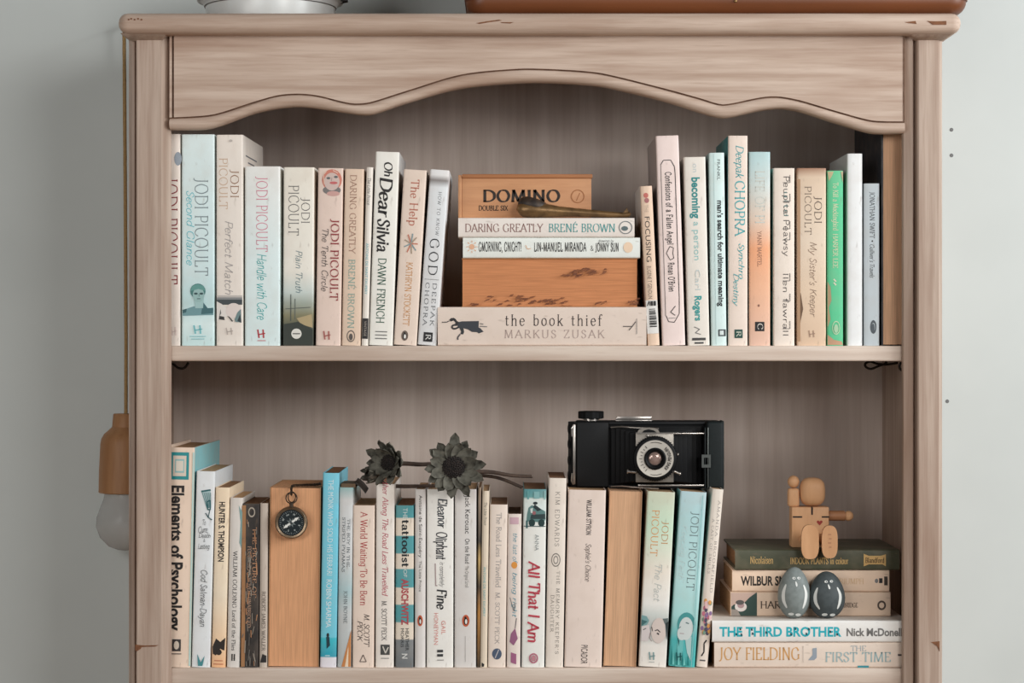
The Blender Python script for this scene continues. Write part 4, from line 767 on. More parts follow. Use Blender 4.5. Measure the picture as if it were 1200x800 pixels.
# ================================================================= SMOKING PIPE
y = 42; zb = STACK_TOP
M_brz = plain((138, 108, 72), 0.38, 0.55, 0.7, (74, 56, 40), scale=90); M_char = plain((46, 38, 34), 0.5, 0.1, 0.6, (84, 66, 52), scale=160)
pp = thing('smoking_pipe', 'old bronze toned smoking pipe lying in front of the domino box', 'pipe', (X(660, y), y, zb))
def pl(px, r, dz=0): return (X(px, y) - X(660, y), 0, Z(px and 0, y) * 0 + r + dz)
st = [(606, 2, 7), (608, 6, 4.5), (613, 9, 1.5), (622, 10.2, .2), (632, 9.4, .3), (642, 8, 1.2), (655, 6.4, 1.9), (672, 5.2, 2.3), (695, 4.3, 1.7), (715, 3.6, 1.2), (729, 3.1, 1)]
g = MB(); g.tube([pl(a, r, dz) for a, r, dz in st], [r for a, r, dz in st], M_brz, 20); g.build('shank', pp, smooth=60)
g = MB(); g.lathe([(5, -6), (9.5, -4), (12.5, 0), (13.2, 4), (12, 8), (10.5, 10.5), (8.8, 10.8), (8, 9), (7.2, 2), (.2, 1)], M_char, 26, Matrix.Translation((X(624, y) - X(660, y), 2.5, 11.5)) @ Matrix.Rotation(.3, 4, 'Y') @ Matrix.Rotation(-.25, 4, 'X') @ Matrix.Scale(1.45, 4, (1, 0, 0)), cap=False)
for k in range(22):
    a = k * 2.4; g.ball((X(626, y) - X(660, y) + 17 * math.cos(a) * (.5 + .5 * (k % 3) / 2), 2.5 + 11 * math.sin(a) * .8, 17 - abs(math.cos(a)) * 5 + (k % 4)), (2.6, 2.4, 1.9), M_char, 8, 6)
g.build('bowl', pp, smooth=60)
g = MB(); g.tube([pl(728.5, 3, 1), pl(733, 3.4, 1), pl(737, 3.8, 1.2), pl(738.5, 2.4, 1.4)], [3, 3.2, 3.6, 2.2], M_brz, 14)
g.prism([(X(728.5, y) - X(660, y), 4), (X(738.5, y) - X(660, y), 2.5), (X(734.5, y) - X(660, y), 13)], 'y', -2, 2, M_brz); g.build('mouthpiece', pp)

# ================================================================= TOP OF THE BOOKCASE: round tin and leather case
y = 130; cx_ = X(317, y); s = S(y)
tn = thing('enamel_pot', 'round white enamel pot with thin dark rim lines on top of the bookcase', 'pot', (cx_, y, TOPZ))
M_en = plain((214, 216, 214), 0.3, mottle=.3, other=(200, 196, 190), spec=.5); M_ln = plain((92, 88, 84), .6)
g = MB(); zz = lambda py: Z(py, y) - TOPZ
g.lathe([(70, 0), (76, 2), (79, 14), (79.5, zz(10.4)), (80.6, zz(9.8)), (81, zz(9)), (84, zz(5)), (86, zz(3.9)), (89, zz(3.4)), (89, zz(2.3)), (86.5, zz(1.4)), (87, zz(0)), (90, zz(-40)), (88, zz(-40)), (84, zz(0)), (70, 4), (.2, 4)], M_en, 64, cap=False)
g.lathe([(80.4, zz(10.2)), (81, zz(9.8)), (81, zz(9.3)), (80.4, zz(9.1))], M_ln, 64, cap=False); g.lathe([(89.2, zz(3.3)), (89.5, zz(3)), (89.5, zz(2.6)), (89.2, zz(2.4))], M_ln, 64, cap=False)
g.build('pot_body', tn, smooth=50)
g = MB(); hx = 88; g.tube([(hx - 1, 0, zz(3)), (hx + 7, -4, zz(2.5)), (hx + 7, -10, zz(2)), (hx - 2, -14, zz(2.4))], 1.4, plain((40, 38, 36), .5, .6), 8); g.build('handle', tn)
y = -11; x0, x1 = X(545, y), X(1137, y)
M_le, t_, b_ = nt('tan_leather'); b_.inputs['Roughness'].default_value = .42
t_.links.new(noise_mix(t_, lin((118, 66, 34)), lin((84, 46, 24)), 14, .7, (.3, 1, 1)), b_.inputs['Base Color'])
M_le2 = plain((126, 70, 36), .5, mottle=.6, other=(84, 46, 26), scale=80)
cs = thing('leather_suitcase', 'brown leather suitcase lying on top of the bookcase', 'suitcase', ((x0 + x1) / 2, 100, TOPZ))
hw = (x1 - x0) / 2
def rbox(g, hx, y0, y1, z0, z1, rv, rh, mat):
    """box with round upright corners and a rolled bottom edge"""
    n = 8; base = []
    for cxx, cyy, a0 in ((hx - rv, y0 + rv, -math.pi / 2), (hx - rv, y1 - rv, 0), (-hx + rv, y1 - rv, math.pi / 2), (-hx + rv, y0 + rv, math.pi)):
        for k in range(n + 1): a = a0 + math.pi / 2 * k / n; base.append((cxx, cyy, math.cos(a), math.sin(a)))
    lv = [(z0 + rh - rh * math.cos(q * math.pi / 12), rv - rh + rh * math.sin(q * math.pi / 12)) for q in range(7)] + [(z1 - rh + rh * math.sin(q * math.pi / 12), rv - rh + rh * math.cos(q * math.pi / 12)) for q in range(7)]
    m = len(base); v = [(a + c * r_, b + d * r_, z_) for z_, r_ in lv for a, b, c, d in base]
    f = [[j * m + k, j * m + (k + 1) % m, (j + 1) * m + (k + 1) % m, (j + 1) * m + k] for j in range(len(lv) - 1) for k in range(m)] + [list(range(m))[::-1], [(len(lv) - 1) * m + k for k in range(m)]]
    g.add(v, f, mat)
g = MB(); rbox(g, hw, y - 100, 150, .1, 95, 24, 17, M_le); g.build('body', cs)
g = MB(); rbox(g, hw + 1, y - 101, 151, 97, 165, 22, 11, M_le); g.build('lid', cs)
for sx in (-1, 1):
    g = MB(); rr0 = 13
    pts = [(sx * (hw - rr0), y - 101.2), (sx * (hw - 20), y - 101.2)]
    for k in range(9):
        a = math.pi / 2 * k / 8; pts.append((sx * (hw - 22 + 23 * math.sin(a)), y - 100 + 22 - 23 * math.cos(a)))
    pts += [(sx * (hw + 1), 0), (sx * (hw - 4), 0), (sx * (hw - 6), y - 78), (sx * (hw - 14), y - 94)]
    pts = pts[1:]
    g.prism(pts, 'z', 17, 90, M_le2)
    for k in range(15): g.box(sx * (hw - 17) - .6, sx * (hw - 17) + .6, y - 102, y - 101, 19 + k * 4.4, 21.6 + k * 4.4, plain((190, 140, 84), .7))
    g.build('corner_patch', cs)
g = MB(); g.ball((X(862, y) - (x0 + x1) / 2, y - 100.2, 11.5 + 3), (2, 1.4, 2), plain((150, 120, 80), .4, .8), 12, 8); g.build('rivet', cs)

# ================================================================= PENDANT LAMP
y = 282; px0 = 147.5; cx_ = X(px0, y); s = S(y)
lp = thing('pendant_lamp', 'bare bulb pendant with wooden holder hanging beside the bookcase', 'lamp', (cx_, y, Z(645, y)))
L0 = Z(645, y)
M_oak = wood('turned_oak', (176, 130, 90), (150, 104, 68), (122, 84, 54), (1, 1, .12), 8.0, .5, .6, .4)
g = MB(); zz = lambda py: Z(py, y) - L0
g.lathe([(4, zz(577) + 2), (30.5 * s, zz(577)), (31.6 * s, zz(576)), (31 * s, zz(550)), (29.5 * s, zz(520)), (28.4 * s, zz(514)), (25 * s, zz(508)), (18 * s, zz(502)), (16 * s, zz(500)), (14.6 * s, zz(485.5)), (13.8 * s, zz(484.5)), (2, zz(484.3))], M_oak, 48); g.build('lamp_holder', lp)
M_gl, t_, b_ = nt('frosted_bulb_glass'); b_.inputs['Base Color'].default_value = lin((232, 232, 230)); b_.inputs['Roughness'].default_value = .22; b_.inputs['Transmission Weight'].default_value = .55; b_.inputs['IOR'].default_value = 1.2
g = MB(); g.lathe([(.3, 0), (10 * s, zz(643.5)), (20 * s, zz(639.5)), (30 * s, zz(629)), (34.5 * s, zz(617)), (34 * s, zz(606)), (29 * s, zz(592)), (25.5 * s, zz(584)), (24.5 * s, zz(577.5)), (2, zz(577.2))], M_gl, 40); g.build('bulb', lp, smooth=70)
g = MB(); tz = zz(27)
g.tube([(0, 0, zz(485)), (.2, 0, zz(400)), (-.6, 0, zz(250)), (-1.6, 0, zz(120)), (-2.2, 0, zz(40)), (-2.2, 2, tz)], 2.1 * s, plain((170, 138, 92), .8, mottle=.5, other=(130, 100, 62), scale=400), 10)
g.build('cord', lp)
g = MB(); g.tube([(-2.2, WALL_Y - y - .2, tz + 6), (-2.2, 24, tz + 6), (-2.2, 6, tz + 2), (-2.2, -4, tz - 3), (-2.2, -7, tz + 3)], 2, M_iron, 8); g.build('wall_hook', lp)

# ================================================================= COMPASS on its chain
y = 20; zc = Z(612, y); cx_ = X(341.5, y)
M_br = plain((142, 122, 100), .34, .75, .6, (84, 70, 56), scale=150); M_blk = plain((24, 34, 38), .4); M_wh = plain((226, 226, 220), .5)
cp = thing('pocket_compass', 'round brass pocket compass hanging by its chain over the tan page edges', 'compass', (cx_, y, zc - 20))
RX90 = Matrix.Rotation(math.pi / 2, 4, 'X')
T0 = Matrix.Translation((0, 0, 20))
g = MB(); g.lathe([(17, -5), (19, -4), (19.4, 0), (18.6, 3), (17.6, 4), (15.6, 3.4), (15.2, 1.4), (.2, 1.3)], M_br, 48, T0 @ RX90, cap=False); g.lathe([(.1, -5), (17, -5)], M_br, 48, T0 @ RX90, cap=False)
g.build('case', cp)
g = MB(); g.lathe([(15.3, 1.35), (15.3, 1.7), (.1, 1.7)], M_blk, 40, T0 @ RX90, cap=False)
for k in range(36):
    a = k * math.pi / 18; l = 2.2 if k % 3 == 0 else 1; q = [(math.cos(a) * r_ - math.sin(a) * e, -1.8, 20 + math.sin(a) * r_ + math.cos(a) * e) for r_, e in ((13.8 - l, .22), (13.8, .22), (13.8, -.22), (13.8 - l, -.22))]
    g.add(q, [[0, 1, 2, 3]], plain((150, 158, 158), .5))
for txt, a in (('N', 70), ('E', -20), ('S', -110), ('W', 160), ('NE', 25), ('SE', -65), ('SW', -155), ('NW', 115)):
    vs_, fs, adv = letters(txt, 'sansb'); an = math.radians(a); c_, s_ = math.cos(an - math.pi / 2), math.sin(an - math.pi / 2); sc = 2.2 if len(txt) == 1 else 1.5
    g.add([((p - adv / 2) * sc * c_ - (9 + q * sc) * s_, -1.85, 20 + (p - adv / 2) * sc * s_ + (9 + q * sc) * c_) for p, q in vs_], fs, plain((176, 182, 180), .5))
for k in range(8):
    a = k * math.pi / 4 + .35; g.add([(2.4 * math.cos(a + .5), -1.85, 20 + 2.4 * math.sin(a + .5)), (6 * math.cos(a), -1.85, 20 + 6 * math.sin(a)), (2.4 * math.cos(a - .5), -1.85, 20 + 2.4 * math.sin(a - .5))], [[0, 1, 2]], plain((120, 128, 128), .5))
g.build('dial', cp)
a = math.radians(36); d = Vector((math.cos(a), 0, math.sin(a))); nrm = Vector((-math.sin(a), 0, math.cos(a)))
g = MB()
def needle(sgn):
    p = [d * sgn * 1 + nrm * 1.2, d * sgn * 6 + nrm * 1.1, d * sgn * 6.4 + nrm * 2.0, d * sgn * 11.5, d * sgn * 6.4 - nrm * 2.0, d * sgn * 6 - nrm * 1.1, d * sgn * 1 - nrm * 1.2]
    g.prism([(q.x, q.z + 20) for q in p], 'y', -3.4, -2.9, M_wh)
needle(1); needle(-1); g.lathe([(1.6, 1.4), (1.6, 3.6), (.3, 4)], plain((70, 76, 76), .4, .6), 16, T0 @ RX90); g.build('needle', cp)
def torus(g, c, R, r, mat, M, n=20):
    g.tube([M @ Vector((R * math.cos(2 * math.pi * k / n), 0, R * math.sin(2 * math.pi * k / n))) + Vector(c) for k in range(n)], r, mat, 8, closed=True)
M_dk = plain((72, 60, 50), .4, .7)
g = MB(); g.tube([(0, 0, 38.5), (0, 0, 43)], 2.4, M_dk, 12); torus(g, (0, 0, 49), 6.5, .8, M_dk, Matrix.Rotation(.15, 3, 'Z')); torus(g, (.6, -.5, 50), 6.2, .7, M_dk, Matrix.Rotation(.9, 3, 'Z')); g.build('ring', cp)
g = MB(); pth = [(0, -1, 53), (.3, -1, 58), (.6, -1, 62)]; topz = Z(571, 27) - (zc - 20)
pth = [(0, -.5, 54), (0, -.5, 58), (.3, 0, 62), (2, 6, topz + 2.4), (6, 12, topz + 2.3), (11, 16, topz + 2.3), (16, 19, topz + 2.3), (21, 20, topz + 2.3), (26, 24, topz + 2.3), (30, 32, topz + 2.3), (30, 44, topz + 2.3)]
P = [Vector(p) for p in _c3(pth, 3)]
for k in range(0, len(P) - 1):
    m_ = (P[k] + P[k + 1]) / 2; t = (P[k + 1] - P[k]).normalized(); o_ = t.orthogonal().normalized()
    if k % 2: o_ = t.cross(o_)
    g.tube([m_ + t * 2.6 * math.cos(q * .785) + o_ * 1.4 * math.sin(q * .785) for q in range(8)], .55, M_dk, 6, closed=True)
g.build('chain', cp)

# ================================================================= DRIED FLOWERS
M_pet = plain((108, 106, 96), .85, mottle=.9, other=(46, 43, 39), spec=.2, scale=110); M_cen = plain((38, 34, 33), .9, mottle=.6, other=(70, 60, 54), scale=300); M_stem = plain((84, 68, 58), .85, mottle=.7, other=(50, 40, 36), scale=120)
M_fuz = plain((124, 116, 104), .9, mottle=.8, other=(70, 62, 54), scale=200)
def petal(g, M, l, wd, curlv, mat, tip=.5):
    n = 6; v = []; rw = []
    for i in range(n + 1):
        t = i / n; ww = wd * (math.sin(math.pi * min(1, .18 + .82 * (1 - t) ** tip if t > .5 else .5 + t * .9) * .5)) * (1 if t < .85 else (1 - t) / .15 * .8 + .12)
        for k in (-1, 0, 1):
            v.append((l * t, ww * k * .5, curlv * t * t * l + abs(k) * wd * .14)); 
    m = len(v); v += [(a, b, c - 1.0) for a, b, c in v]; f = []
    for i in range(n):
        for k in (0, 1):
            q = [i * 3 + k, i * 3 + k + 1, (i + 1) * 3 + k + 1, (i + 1) * 3 + k]; f += [q, [x + m for x in q][::-1]]
        f += [[i * 3, (i + 1) * 3, (i + 1) * 3 + m, i * 3 + m], [i * 3 + 2, i * 3 + 2 + m, (i + 1) * 3 + 2 + m, (i + 1) * 3 + 2]]
    f += [[0, m, m + 1, 1], [1, m + 1, m + 2, 2], [n * 3, n * 3 + 1, n * 3 + 1 + m, n * 3 + m], [n * 3 + 1, n * 3 + 2, n * 3 + 2 + m, n * 3 + 1 + m]]
    g.add(v, f, mat, M)
def flower(label, px, py, y, R, rc, facing, npet, stem, cup=0.25, rings=2, bud=False):
    c = Vector((X(px, y), y, Z(py, y))); r = thing('dried_flower', label, 'dried flower', c, (0, 0, 0), 'dried flowers on the lower row of books')
    F = Vector(facing).normalized(); Q = F.to_track_quat('Z', 'Y').to_matrix().to_4x4(); rn = random.Random(int(px))
    g = MB(); g.tube([Vector((X(a, yy), yy, Z(b, yy))) - c for a, b, yy in _c3(stem)], [2.9 - 1.1 * k / (len(stem) * 6) for k in range((len(stem) - 1) * 6 + 1)], M_stem, 9)
    P = _c3(stem)
    for k in range(2, len(P), 2):
        a, b, yy = P[k]; g.ball(Vector((X(a, yy), yy - 1, Z(b, yy) + (1 if k % 4 else -1))) - c, (1.6, 1.4, 1.2), M_stem, 6, 5)
    g.build('stem', r, smooth=60)
    for ring in range(rings):
        g = MB()
        for k in range(npet):
            a = 2 * math.pi * (k + .5 * ring) / npet + rn.uniform(-.1, .1); l = (R - rc * .6) * (1.0 - .22 * ring) * rn.uniform(.86, 1.08)
            M = Q @ Matrix.Rotation(a, 4, 'Z') @ Matrix.Translation((rc * .55, 0, -2 + ring * 2.2)) @ Matrix.Rotation(-cup - .18 * ring + rn.uniform(-.12, .12), 4, 'Y') @ Matrix.Rotation(rn.uniform(-.25, .25), 4, 'X')
            petal(g, M, l, R * .37 * rn.uniform(.85, 1.1), rn.uniform(-.02, .25) + (.35 if bud else 0), M_pet if (k + ring) % 3 else M_fuz if bud else M_pet)
        g.build('petal_ring', r, smooth=60)
    g = MB(); g.ball((0, 0, 1), (rc, rc, rc * .42), M_cen, 24, 10, Q)
    for k in range(90):
        a = k * 2.39996; q = rc * .97 * math.sqrt((k + .5) / 90); g.ball((q * math.cos(a), q * math.sin(a), 1 + rc * .42 * math.sqrt(max(0, 1 - (q / rc) ** 2)) + .4), (1.0, 1.0, 1.5), M_cen, 6, 4, Q)
    g.build('flower_centre', r, smooth=60)
    g = MB(); g.ball((0, 0, -6), (rc * .9, rc * .9, 9), M_fuz, 16, 8, Q); g.build('calyx', r)
    return r
flower('largest dried grey flower head facing out, hanging over the white spines', 531.5, 547, 12, 39, 14, (.03, -1, .05), 12, [(533, 549, 22), (548, 552, 40), (575, 553, 52), (600, 557, 56), (623, 558, 58)], .1)
flower('smaller dried cup shaped flower head above the pink italic title', 457.5, 542, 30, 34, 12, (-.55, -1, .06), 10, [(458, 543, 42), (475, 543, 48), (492, 544, 50), (512, 544, 56), (535, 549, 60), (560, 556, 62), (585, 560, 62), (612, 571, 62)], .55)
flower('small dried bud at the lower tip, next to the cup shaped flower', 441, 555, 42, 22, 8, (-.75, -.6, -.1), 9, [(443, 556, 46), (450, 567, 50), (465, 569.5, 52), (490, 569.5, 52), (515, 569, 50)], .8, 2, True)
# ================================================================= FOLDING CAMERA
y = 78; topb = Z(574.2, 26)
fc = thing('folding_camera', 'vintage black folding camera with a silver lens ring on the books', 'camera', (X(757, y), y, topb))
ox = X(757, y)
M_lth = plain((22, 23, 25), .6, mottle=.5, other=(14, 15, 17), spec=.25, scale=500); M_blk2 = plain((11, 12, 14), .6, spec=.2); M_chr = plain((186, 180, 174), .28, .85, .4, (120, 112, 106), scale=120); M_grn = plain((24, 31, 32), .6, mottle=.5, other=(16, 22, 23), spec=.25, scale=300)
M_slv = plain((150, 144, 136), .42, .6, .5, (110, 104, 98), scale=150); M_lat = plain((96, 100, 98), .4, .6)
def cx(px, yq=None): return X(px, y if yq is None else y + yq) - ox
def cz(py, yq=None): return Z(py, y if yq is None else y + yq) - topb
g = MB(); g.box(cx(675), cx(846), 2, 44, cz(572), cz(493.5), M_lth, 3, 3); g.box(cx(676), cx(713), -4, 4, cz(570), cz(494.5), M_lth, 1.5, 2)
g.box(cx(713), cx(826), -2, 4, cz(497.5), cz(494), M_lth, .8); g.box(cx(713), cx(826), -2, 4, cz(572), cz(568), M_lth, .8)
g.lathe([(10, -.2), (10, 76 * S(y) + .2)], M_lth, 24, Matrix.Translation((cx(676), 23, cz(571))) @ Matrix.Scale(2.0, 4, (0, 1, 0)))
for py in (503, 521, 540, 558): g.ball((cx(668.5), 20, cz(py)), (3.2, 12, 8), M_lth, 12, 8)
g.build('body', fc)
g = MB()
for k in range(6):
    f_ = k / 5; x0b, x1b = 716 + 26 * f_, 822 - 30 * f_; z0b, z1b = 567 - 5 * f_, 499 + 8 * f_; yb = 0 - 26 * f_
    g.box(cx(x0b), cx(x1b), yb - 3, yb + 3, cz(z0b), cz(z1b), M_blk2, 1.2)
g.build('bellows', fc)
g = MB(); g.box(cx(826.5), cx(846.5), -18, 6, cz(571.5), cz(493), M_grn, 4, 4)
g.box(cx(843), cx(847), -17, 4, cz(572), cz(492.2), M_grn, 1.5, 2)
for px_ in (824, 827.3): g.box(cx(px_), cx(px_ + 1.3), -20, -16, cz(572), cz(500), M_lat if px_ > 825 else M_grn, .4)
g.build('front_door', fc)
g = MB(); o_ = [(820.5, 546.5), (831, 546.5), (831, 531.5), (820.5, 531.5)]; i_ = [(823, 543), (828.7, 543), (828.7, 535), (823, 535)]
v = [(cx(a), -21.5, cz(b)) for a, b in o_ + i_] + [(cx(a), -19, cz(b)) for a, b in o_ + i_]
g.add(v, [[k, (k + 1) % 4, 4 + (k + 1) % 4, 4 + k] for k in range(4)] + [[8 + k, 8 + (k + 1) % 4, 12 + (k + 1) % 4, 12 + k] for k in range(4)] + [[k, (k + 1) % 4, 8 + (k + 1) % 4, 8 + k] for k in range(4)] + [[4 + k, 4 + (k + 1) % 4, 12 + (k + 1) % 4, 12 + k] for k in range(4)], M_lat)
g.build('door_latch', fc)
g = MB(); g.box(cx(821), cx(829), -19, -12, cz(576.4) + .2 if False else .0, cz(570), M_grn, .8); g.build('door_stand', fc)
g = MB(); KX = cx(693.3)
g.lathe([(9.5, cz(494)), (9.5, cz(492)), (11, cz(491.8)), (11, cz(491))], M_chr, 28, Matrix.Translation((KX, 22, 0)), cap=True); 
n = 48; v = []
for zq in (cz(491), cz(490.4), cz(483), cz(482.2)):
    for k in range(n):
        r_ = (15.6 if k % 4 < 2 else 14.7) - (1 if zq in (cz(491), cz(482.2)) else 0); v.append((KX + r_ * math.cos(2 * math.pi * k / n), 22 + r_ * math.sin(2 * math.pi * k / n), zq))
g.add(v, [[j * n + k, j * n + (k + 1) % n, (j + 1) * n + (k + 1) % n, (j + 1) * n + k] for j in range(3) for k in range(n)] + [[3 * n + k for k in range(n)], list(range(n))], M_blk2)
g.build('winding_knob', fc)
g = MB(); g.box(cx(722.5), cx(764.5), 14, 30, cz(494), cz(492.4), M_chr, .5); g.box(cx(724), cx(763.5), 13, 15, cz(492.6), cz(488.3), M_chr, .4); g.box(cx(723), cx(726.5), 14, 29, cz(492.6), cz(489.4), M_chr, .4); g.box(cx(761), cx(764.4), 14, 29, cz(492.6), cz(488), M_chr, .4)
g.box(cx(729), cx(760), 13.6, 27, cz(491.6), cz(489.4), M_blk2); g.build('viewfinder', fc)
for (a, b, c_, d_) in ((716, 500.5, 770, 501), (716, 569.5, 770, 570.3)):
    g = MB(); g.tube([(cx(a), -4, cz(b)), (cx(a + 12), -16, cz(b - 1.3)), (cx(a + 24), -24, cz(b - .6)), (cx(c_), -30, cz(d_))], 1.0, M_chr, 8); g.build('strut', fc)
for (a, b, c_, d_) in ((746, 506.5, 822, 507), (746, 566.5, 822, 569)):
    g = MB(); g.box(cx(a), cx(c_), -33, -31.4, cz(b) - .9, cz(b) + .9, M_chr, .3); g.build('strut', fc)
g = MB(); g.box(cx(671.6), cx(674.2), -4.6, -2, cz(567), cz(497), M_chr, .6); g.tube([(cx(672), -3, cz(497)), (cx(670), -5, cz(502)), (cx(670.5), -5, cz(511))], 1.2, M_chr, 8); g.tube([(cx(672), -3, cz(567)), (cx(670), -5, cz(563)), (cx(670.5), -5, cz(554))], 1.2, M_chr, 8); g.build('edge_trim', fc)
ys = -36
g = MB(); g.box(cx(745, ys), cx(789.5, ys), ys, ys + 4, cz(565, ys), cz(507, ys), M_slv, .8)
g.prism([(cx(746, ys), cz(508, ys)), (cx(749, ys), cz(503, ys)), (cx(754, ys), cz(501.5, ys)), (cx(766, ys), cz(501.5, ys)), (cx(771, ys), cz(503, ys)), (cx(774, ys), cz(508, ys))], 'y', ys + .5, ys + 3, M_slv)
g.prism([(cx(752, ys), cz(507, ys)), (cx(755, ys), cz(504, ys)), (cx(760, ys), cz(502.8, ys)), (cx(766, ys), cz(504, ys)), (cx(770, ys), cz(507, ys))], 'y', ys - .1, ys + 1, M_blk2)
g.box(cx(745, ys), cx(789.5, ys), ys - 1, ys, cz(508, ys), cz(506.6, ys), M_chr); g.ball((cx(758.5, ys), ys - 1, cz(510.3, ys)), (2, 1.4, 1.6), M_chr, 10, 6)
g.build('lens_board', fc)
yl = ys - 9; LC = Matrix.Translation((cx(767.8, yl), ys, cz(537.3, yl))) @ RX90
g = MB(); g.lathe([(26, 0), (26.4, 3), (25.6, 7), (24.4, 8), (22.4, 8.4), (22, 8)], M_blk2, 56, LC, cap=False)
for k in range(56):
    a = k * math.pi / 28; g.box(26.2, 27, -.7, .7, 1.5, 6, M_blk2, M=LC @ Matrix.Rotation(a, 4, 'Z'))
g.lathe([(13.2, 6), (13, 10), (11.5, 11), (9.2, 9.5), (7.8, 6.5)], M_blk2, 40, LC, cap=False); g.build('lens_barrel', fc)
g = MB(); g.lathe([(22.2, 7.8), (21.8, 8.7), (13.1, 8.2), (13.1, 7)], plain((206, 200, 190), .4, .35), 56, LC, cap=False)
def ring_text(txt, sty, rbase, rtop, a0, a1, col, inward):
    vs_, fs, adv = letters(txt, sty); P = []
    for p, q in vs_:
        t = p / adv; a = math.radians(a0 + (a1 - a0) * t); r_ = rbase + (rtop - rbase) * q
        P.append((r_ * math.cos(a), r_ * math.sin(a), 8.95 - (21.8 - r_) * .055 * 0 + 0))
    # the lens axis looks out along -y: local x stays x and local y becomes z
    g.add([(p[0], p[1], 8.9) for p in P], fs, ink(col), LC)
ring_text('KING PENGUIN', 'sansb', 19.2, 15.2, -46, 46, (50, 46, 44), True)
for k in range(9): 
    a = math.radians(128 + k * 13); g.box(15.5, 17.6 if k % 2 else 19, -.35, .35, 8.6, 8.95, ink((70, 64, 60)), M=LC @ Matrix.Rotation(a, 4, 'Z'))
for a0, a1 in ((66, 106), (-106, -66)):
    g.tube([LC @ Vector((19.4 * math.cos(math.radians(a0 + (a1 - a0) * k / 8)), 19.4 * math.sin(math.radians(a0 + (a1 - a0) * k / 8)), 8.8)) for k in range(9)], .35, ink((70, 64, 60)), 6)
g.build('lens_ring', fc)
g = MB(); g.lathe([(7.9, 6.2), (6, 7.4), (3, 8), (.1, 8.2)], plain((168, 142, 132), .12, .3, .6, (110, 96, 92), scale=200), 32, LC, cap=False); g.build('lens_glass', fc, smooth=60)
for p in ([(745, 553), (736, 552.2)], [(790, 552), (796, 554.5)], [(791, 531), (793.5, 532)]):
    g = MB(); q = [(cx(a, ys), ys - 3, cz(b, ys)) for a, b in p]; dv = (Vector(q[1]) - Vector(q[0])).normalized()
    g.tube(q + [tuple(Vector(q[1]) + dv * .6)], [1.5, 1.4, 1.4], M_chr, 10); g.tube([q[1], tuple(Vector(q[1]) + dv * 1.4)], 2.6 if len(p) and p[0][0] == 745 else 2.2, M_chr, 12); g.build('lever', fc)

# ================================================================= PAINTED STONES
M_wp = plain((220, 222, 218), .45)
def stone(label, px, py0, py1, wpx, y, col, other, lean, marks):
    s = S(y); h = (py1 - py0) * s; w2 = wpx * s / 2; zb = PILE2
    r = thing('painted_stone', label, 'painted stone', (X(px, y), y, zb), (0, lean, 0), 'painted bird stones')
    r.rotation_euler = (-.10, lean, 0)
    def prof(z):                                    # half width at height fraction: an egg, heavier below
        t = 2 * z - 1; return math.sqrt(max(0, 1 - t * t)) * (1 - .13 * t)
    g = MB(); g.ball((0, 0, h / 2), (w2, 15, h / 2), plain(col, .6, mottle=.6, other=other, scale=140), 36, 24, None, lambda p: Vector((p[0] * (1 - .13 * p[2]), p[1] * (1 - .1 * p[2]), p[2])))
    def P(u, v, o):
        hw_ = prof(v) * w2; x = u * w2; q = max(0, 1 - (x / max(hw_, .01)) ** 2); t = 2 * v - 1
        return (x, -15 * (1 - .1 * t) * math.sqrt(max(0, 1 - t * t)) * math.sqrt(q) - o, v * h)
    for m in marks:
        if m[0] == 'arc':
            _, pts, wd = m; Q = _cr(pts, 6); n_ = len(Q)
            v = []
            for i, (a, b) in enumerate(Q):
                p0, p1 = Q[max(0, i - 1)], Q[min(n_ - 1, i + 1)]; dx, dz = (p1[0] - p0[0]) * w2, (p1[1] - p0[1]) * h; l = math.hypot(dx, dz); ww = wd * math.sin(math.pi * (i + .6) / (n_ + .2)) ** .6 * .5
                nx, nz = -dz / l * ww / w2, dx / l * ww / h; v += [P(a - nx, b - nz, .35), P(a + nx, b + nz, .35)]
            g.add(v, [[2 * i, 2 * i + 1, 2 * i + 3, 2 * i + 2] for i in range(n_ - 1)], M_wp)
        else:
            _, a, b, ra, rb = m[:5]; c = [P(a + ra / w2 * math.cos(k * .5236), b + rb / h * math.sin(k * .5236), .4) for k in range(12)]; g.add(c, [list(range(12))], M_wp if len(m) < 6 else ink(m[5]))
    g.build('stone', r, smooth=70)
MK = [('arc', [(-.58, .66), (-.72, .5), (-.7, .34), (-.5, .2)], 3.6), ('arc', [(.5, .66), (.66, .5), (.62, .34), (.48, .2)], 3.6), ('dot', -.1, .78, 2.0, 1.5), ('dot', .2, .785, 2.0, 1.5), ('dot', -.08, .78, .7, .7, BK), ('dot', .22, .785, .7, .7, BK), ('arc', [(.0, .72), (.05, .66), (.06, .62)], 2.2), ('dot', -.22, .085, 3.4, 1.7), ('dot', .22, .075, 3.4, 1.7)]
stone('lighter grey egg shaped stone painted as a white winged bird', 930, 666, 726, 38, 42, (128, 136, 134), (100, 108, 106), .03, MK)
stone('darker charcoal egg shaped stone painted as a white winged bird', 970, 671, 726, 42, 42, (72, 80, 82), (52, 58, 60), -.02, MK)

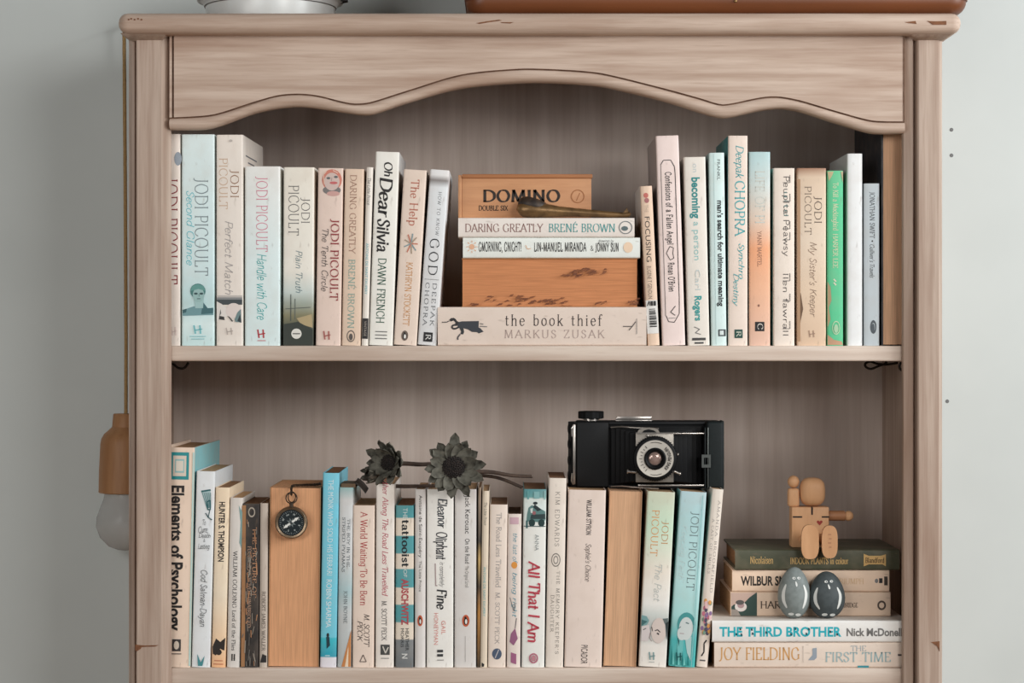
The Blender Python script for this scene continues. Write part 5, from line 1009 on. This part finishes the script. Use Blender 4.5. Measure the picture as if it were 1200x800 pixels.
# ================================================================= WOODEN FIGURE
y = 82; zb = PILE5
M_fig = wood('pale_figure_wood', (212, 164, 122), (190, 140, 98), (164, 112, 74), (1, 1, .2), 10, .5, .5, .4); M_fig2 = wood('darker_figure_wood', (172, 122, 86), (150, 102, 70), (126, 84, 58), (.3, 1, 1), 10, .5, .5, .4); M_slot = plain((40, 30, 26), .8)
fg_ = thing('wooden_figure', 'small jointed wooden figure with one arm raised sitting on the green book', 'figurine', (X(949, y), y, zb)); ox = X(949, y)
def fx(px, yq=0): return X(px, y + yq) - ox
def fz(py, yq=0): return Z(py, y + yq) - zb
g = MB(); g.box(fx(928), fx(971.5), 0, 26, .1, fz(594), M_fig, 1.2, 2)
g.box(fx(950.6), fx(952.6), -.2, 5, fz(603), fz(594) + .1, M_slot); g.box(fx(929), fx(940), -.2, 5, fz(606.4), fz(604.6), M_slot); g.box(fx(963), fx(971.7), -.2, 5, fz(606.4), fz(604.6), M_slot)
hc = [(fx(960.5), fz(615.5)), (fx(957), fz(611.6)), (fx(957.6), fz(609.8)), (fx(959.2), fz(609.6)), (fx(960.5), fz(610.9)), (fx(961.8), fz(609.6)), (fx(963.4), fz(609.8)), (fx(964), fz(611.6))]
g.prism(hc, 'y', -.35, .5, plain((150, 52, 42), .6)); g.build('torso', fg_)
g = MB(); hcx = fx(953.6); hz = (fz(593.5) + fz(560)) / 2; hr = (fz(560) - fz(593.5)) / 2
g.ball((hcx, 13, hz), (15.4, 14.5, hr), M_fig, 28, 18, None, lambda p: Vector(tuple(math.copysign(abs(q) ** .7, q) for q in p)))
g.build('head', fg_, smooth=70)
def limb(nm, box, M_, bev): 
    g = MB(); g.box(*box, M_, bev, 3); return g.build(nm, fg_)
a_ = limb('arm', (fx(924.5), fx(938), 6, 19, fz(606) if False else fz(594.5), fz(572.5)), M_fig, 3.5)
g = MB(); g.ball((fx(931.4), 12.5, fz(565)), (7.2, 7, 7.6), M_fig, 20, 14); h_ = g.build('hand', a_)
g = MB(); g.tube([(fx(971.5), 12, fz(605)), (fx(991.5), 12, fz(605))], 6.2, M_fig2, 18); a2 = g.build('arm', fg_)
g = MB(); g.ball((fx(996), 12, fz(605.3)), (6.2, 6, 6.2), M_fig, 20, 14); g.build('hand', a2)
for (p0, p1, q0, q1, mat, wr) in ((938.2, 960.8, 614.8, 655, M_fig, 0), (962.3, 982.6, 615.8, 654, M_fig, 1)):
    yq = -42; cxm = fx((p0 + p1) / 2, yq)
    g = MB(); g.tube([(fx(943 if not wr else 962), 2, 10), (cxm, -20, 11), (cxm, -38, fz(640, yq))], [7.2, 7, 6.5], M_fig, 16); lg = g.build('leg', fg_)
    x0, x1, z0, z1 = fx(p0, yq), fx(p1, yq), fz(q1, yq), fz(q0, yq); pts = []
    r_ = (x1 - x0) / 2; cm = (x0 + x1) / 2; n_ = 28
    for k in range(n_):
        a = 2 * math.pi * k / n_; zz_ = math.sin(a); pts.append((cm + r_ * math.copysign(abs(math.cos(a)) ** .7, math.cos(a)) * (.9 + .1 * abs(zz_)), (z0 + z1) / 2 + (z1 - z0) / 2 * math.copysign(abs(zz_) ** .85, zz_)))
    tilt = Matrix.Translation((cm, 0, 0)) @ Matrix.Rotation(.07 if not wr else -.02, 4, 'Y') @ Matrix.Translation((-cm, 0, 0))
    g = MB(); g.prism(pts, 'y', -42, -36, M_fig)
    if wr:
        for k in range(4): g.box(cm - 2 + (k % 2), cm + 1.6 + (k % 2) * .4, -42.2, -41.9, (z0 + z1) / 2 + 8 - k * 5, (z0 + z1) / 2 + 9 - k * 5 + .8, ink((176, 126, 92)))
    g.build('foot', lg)
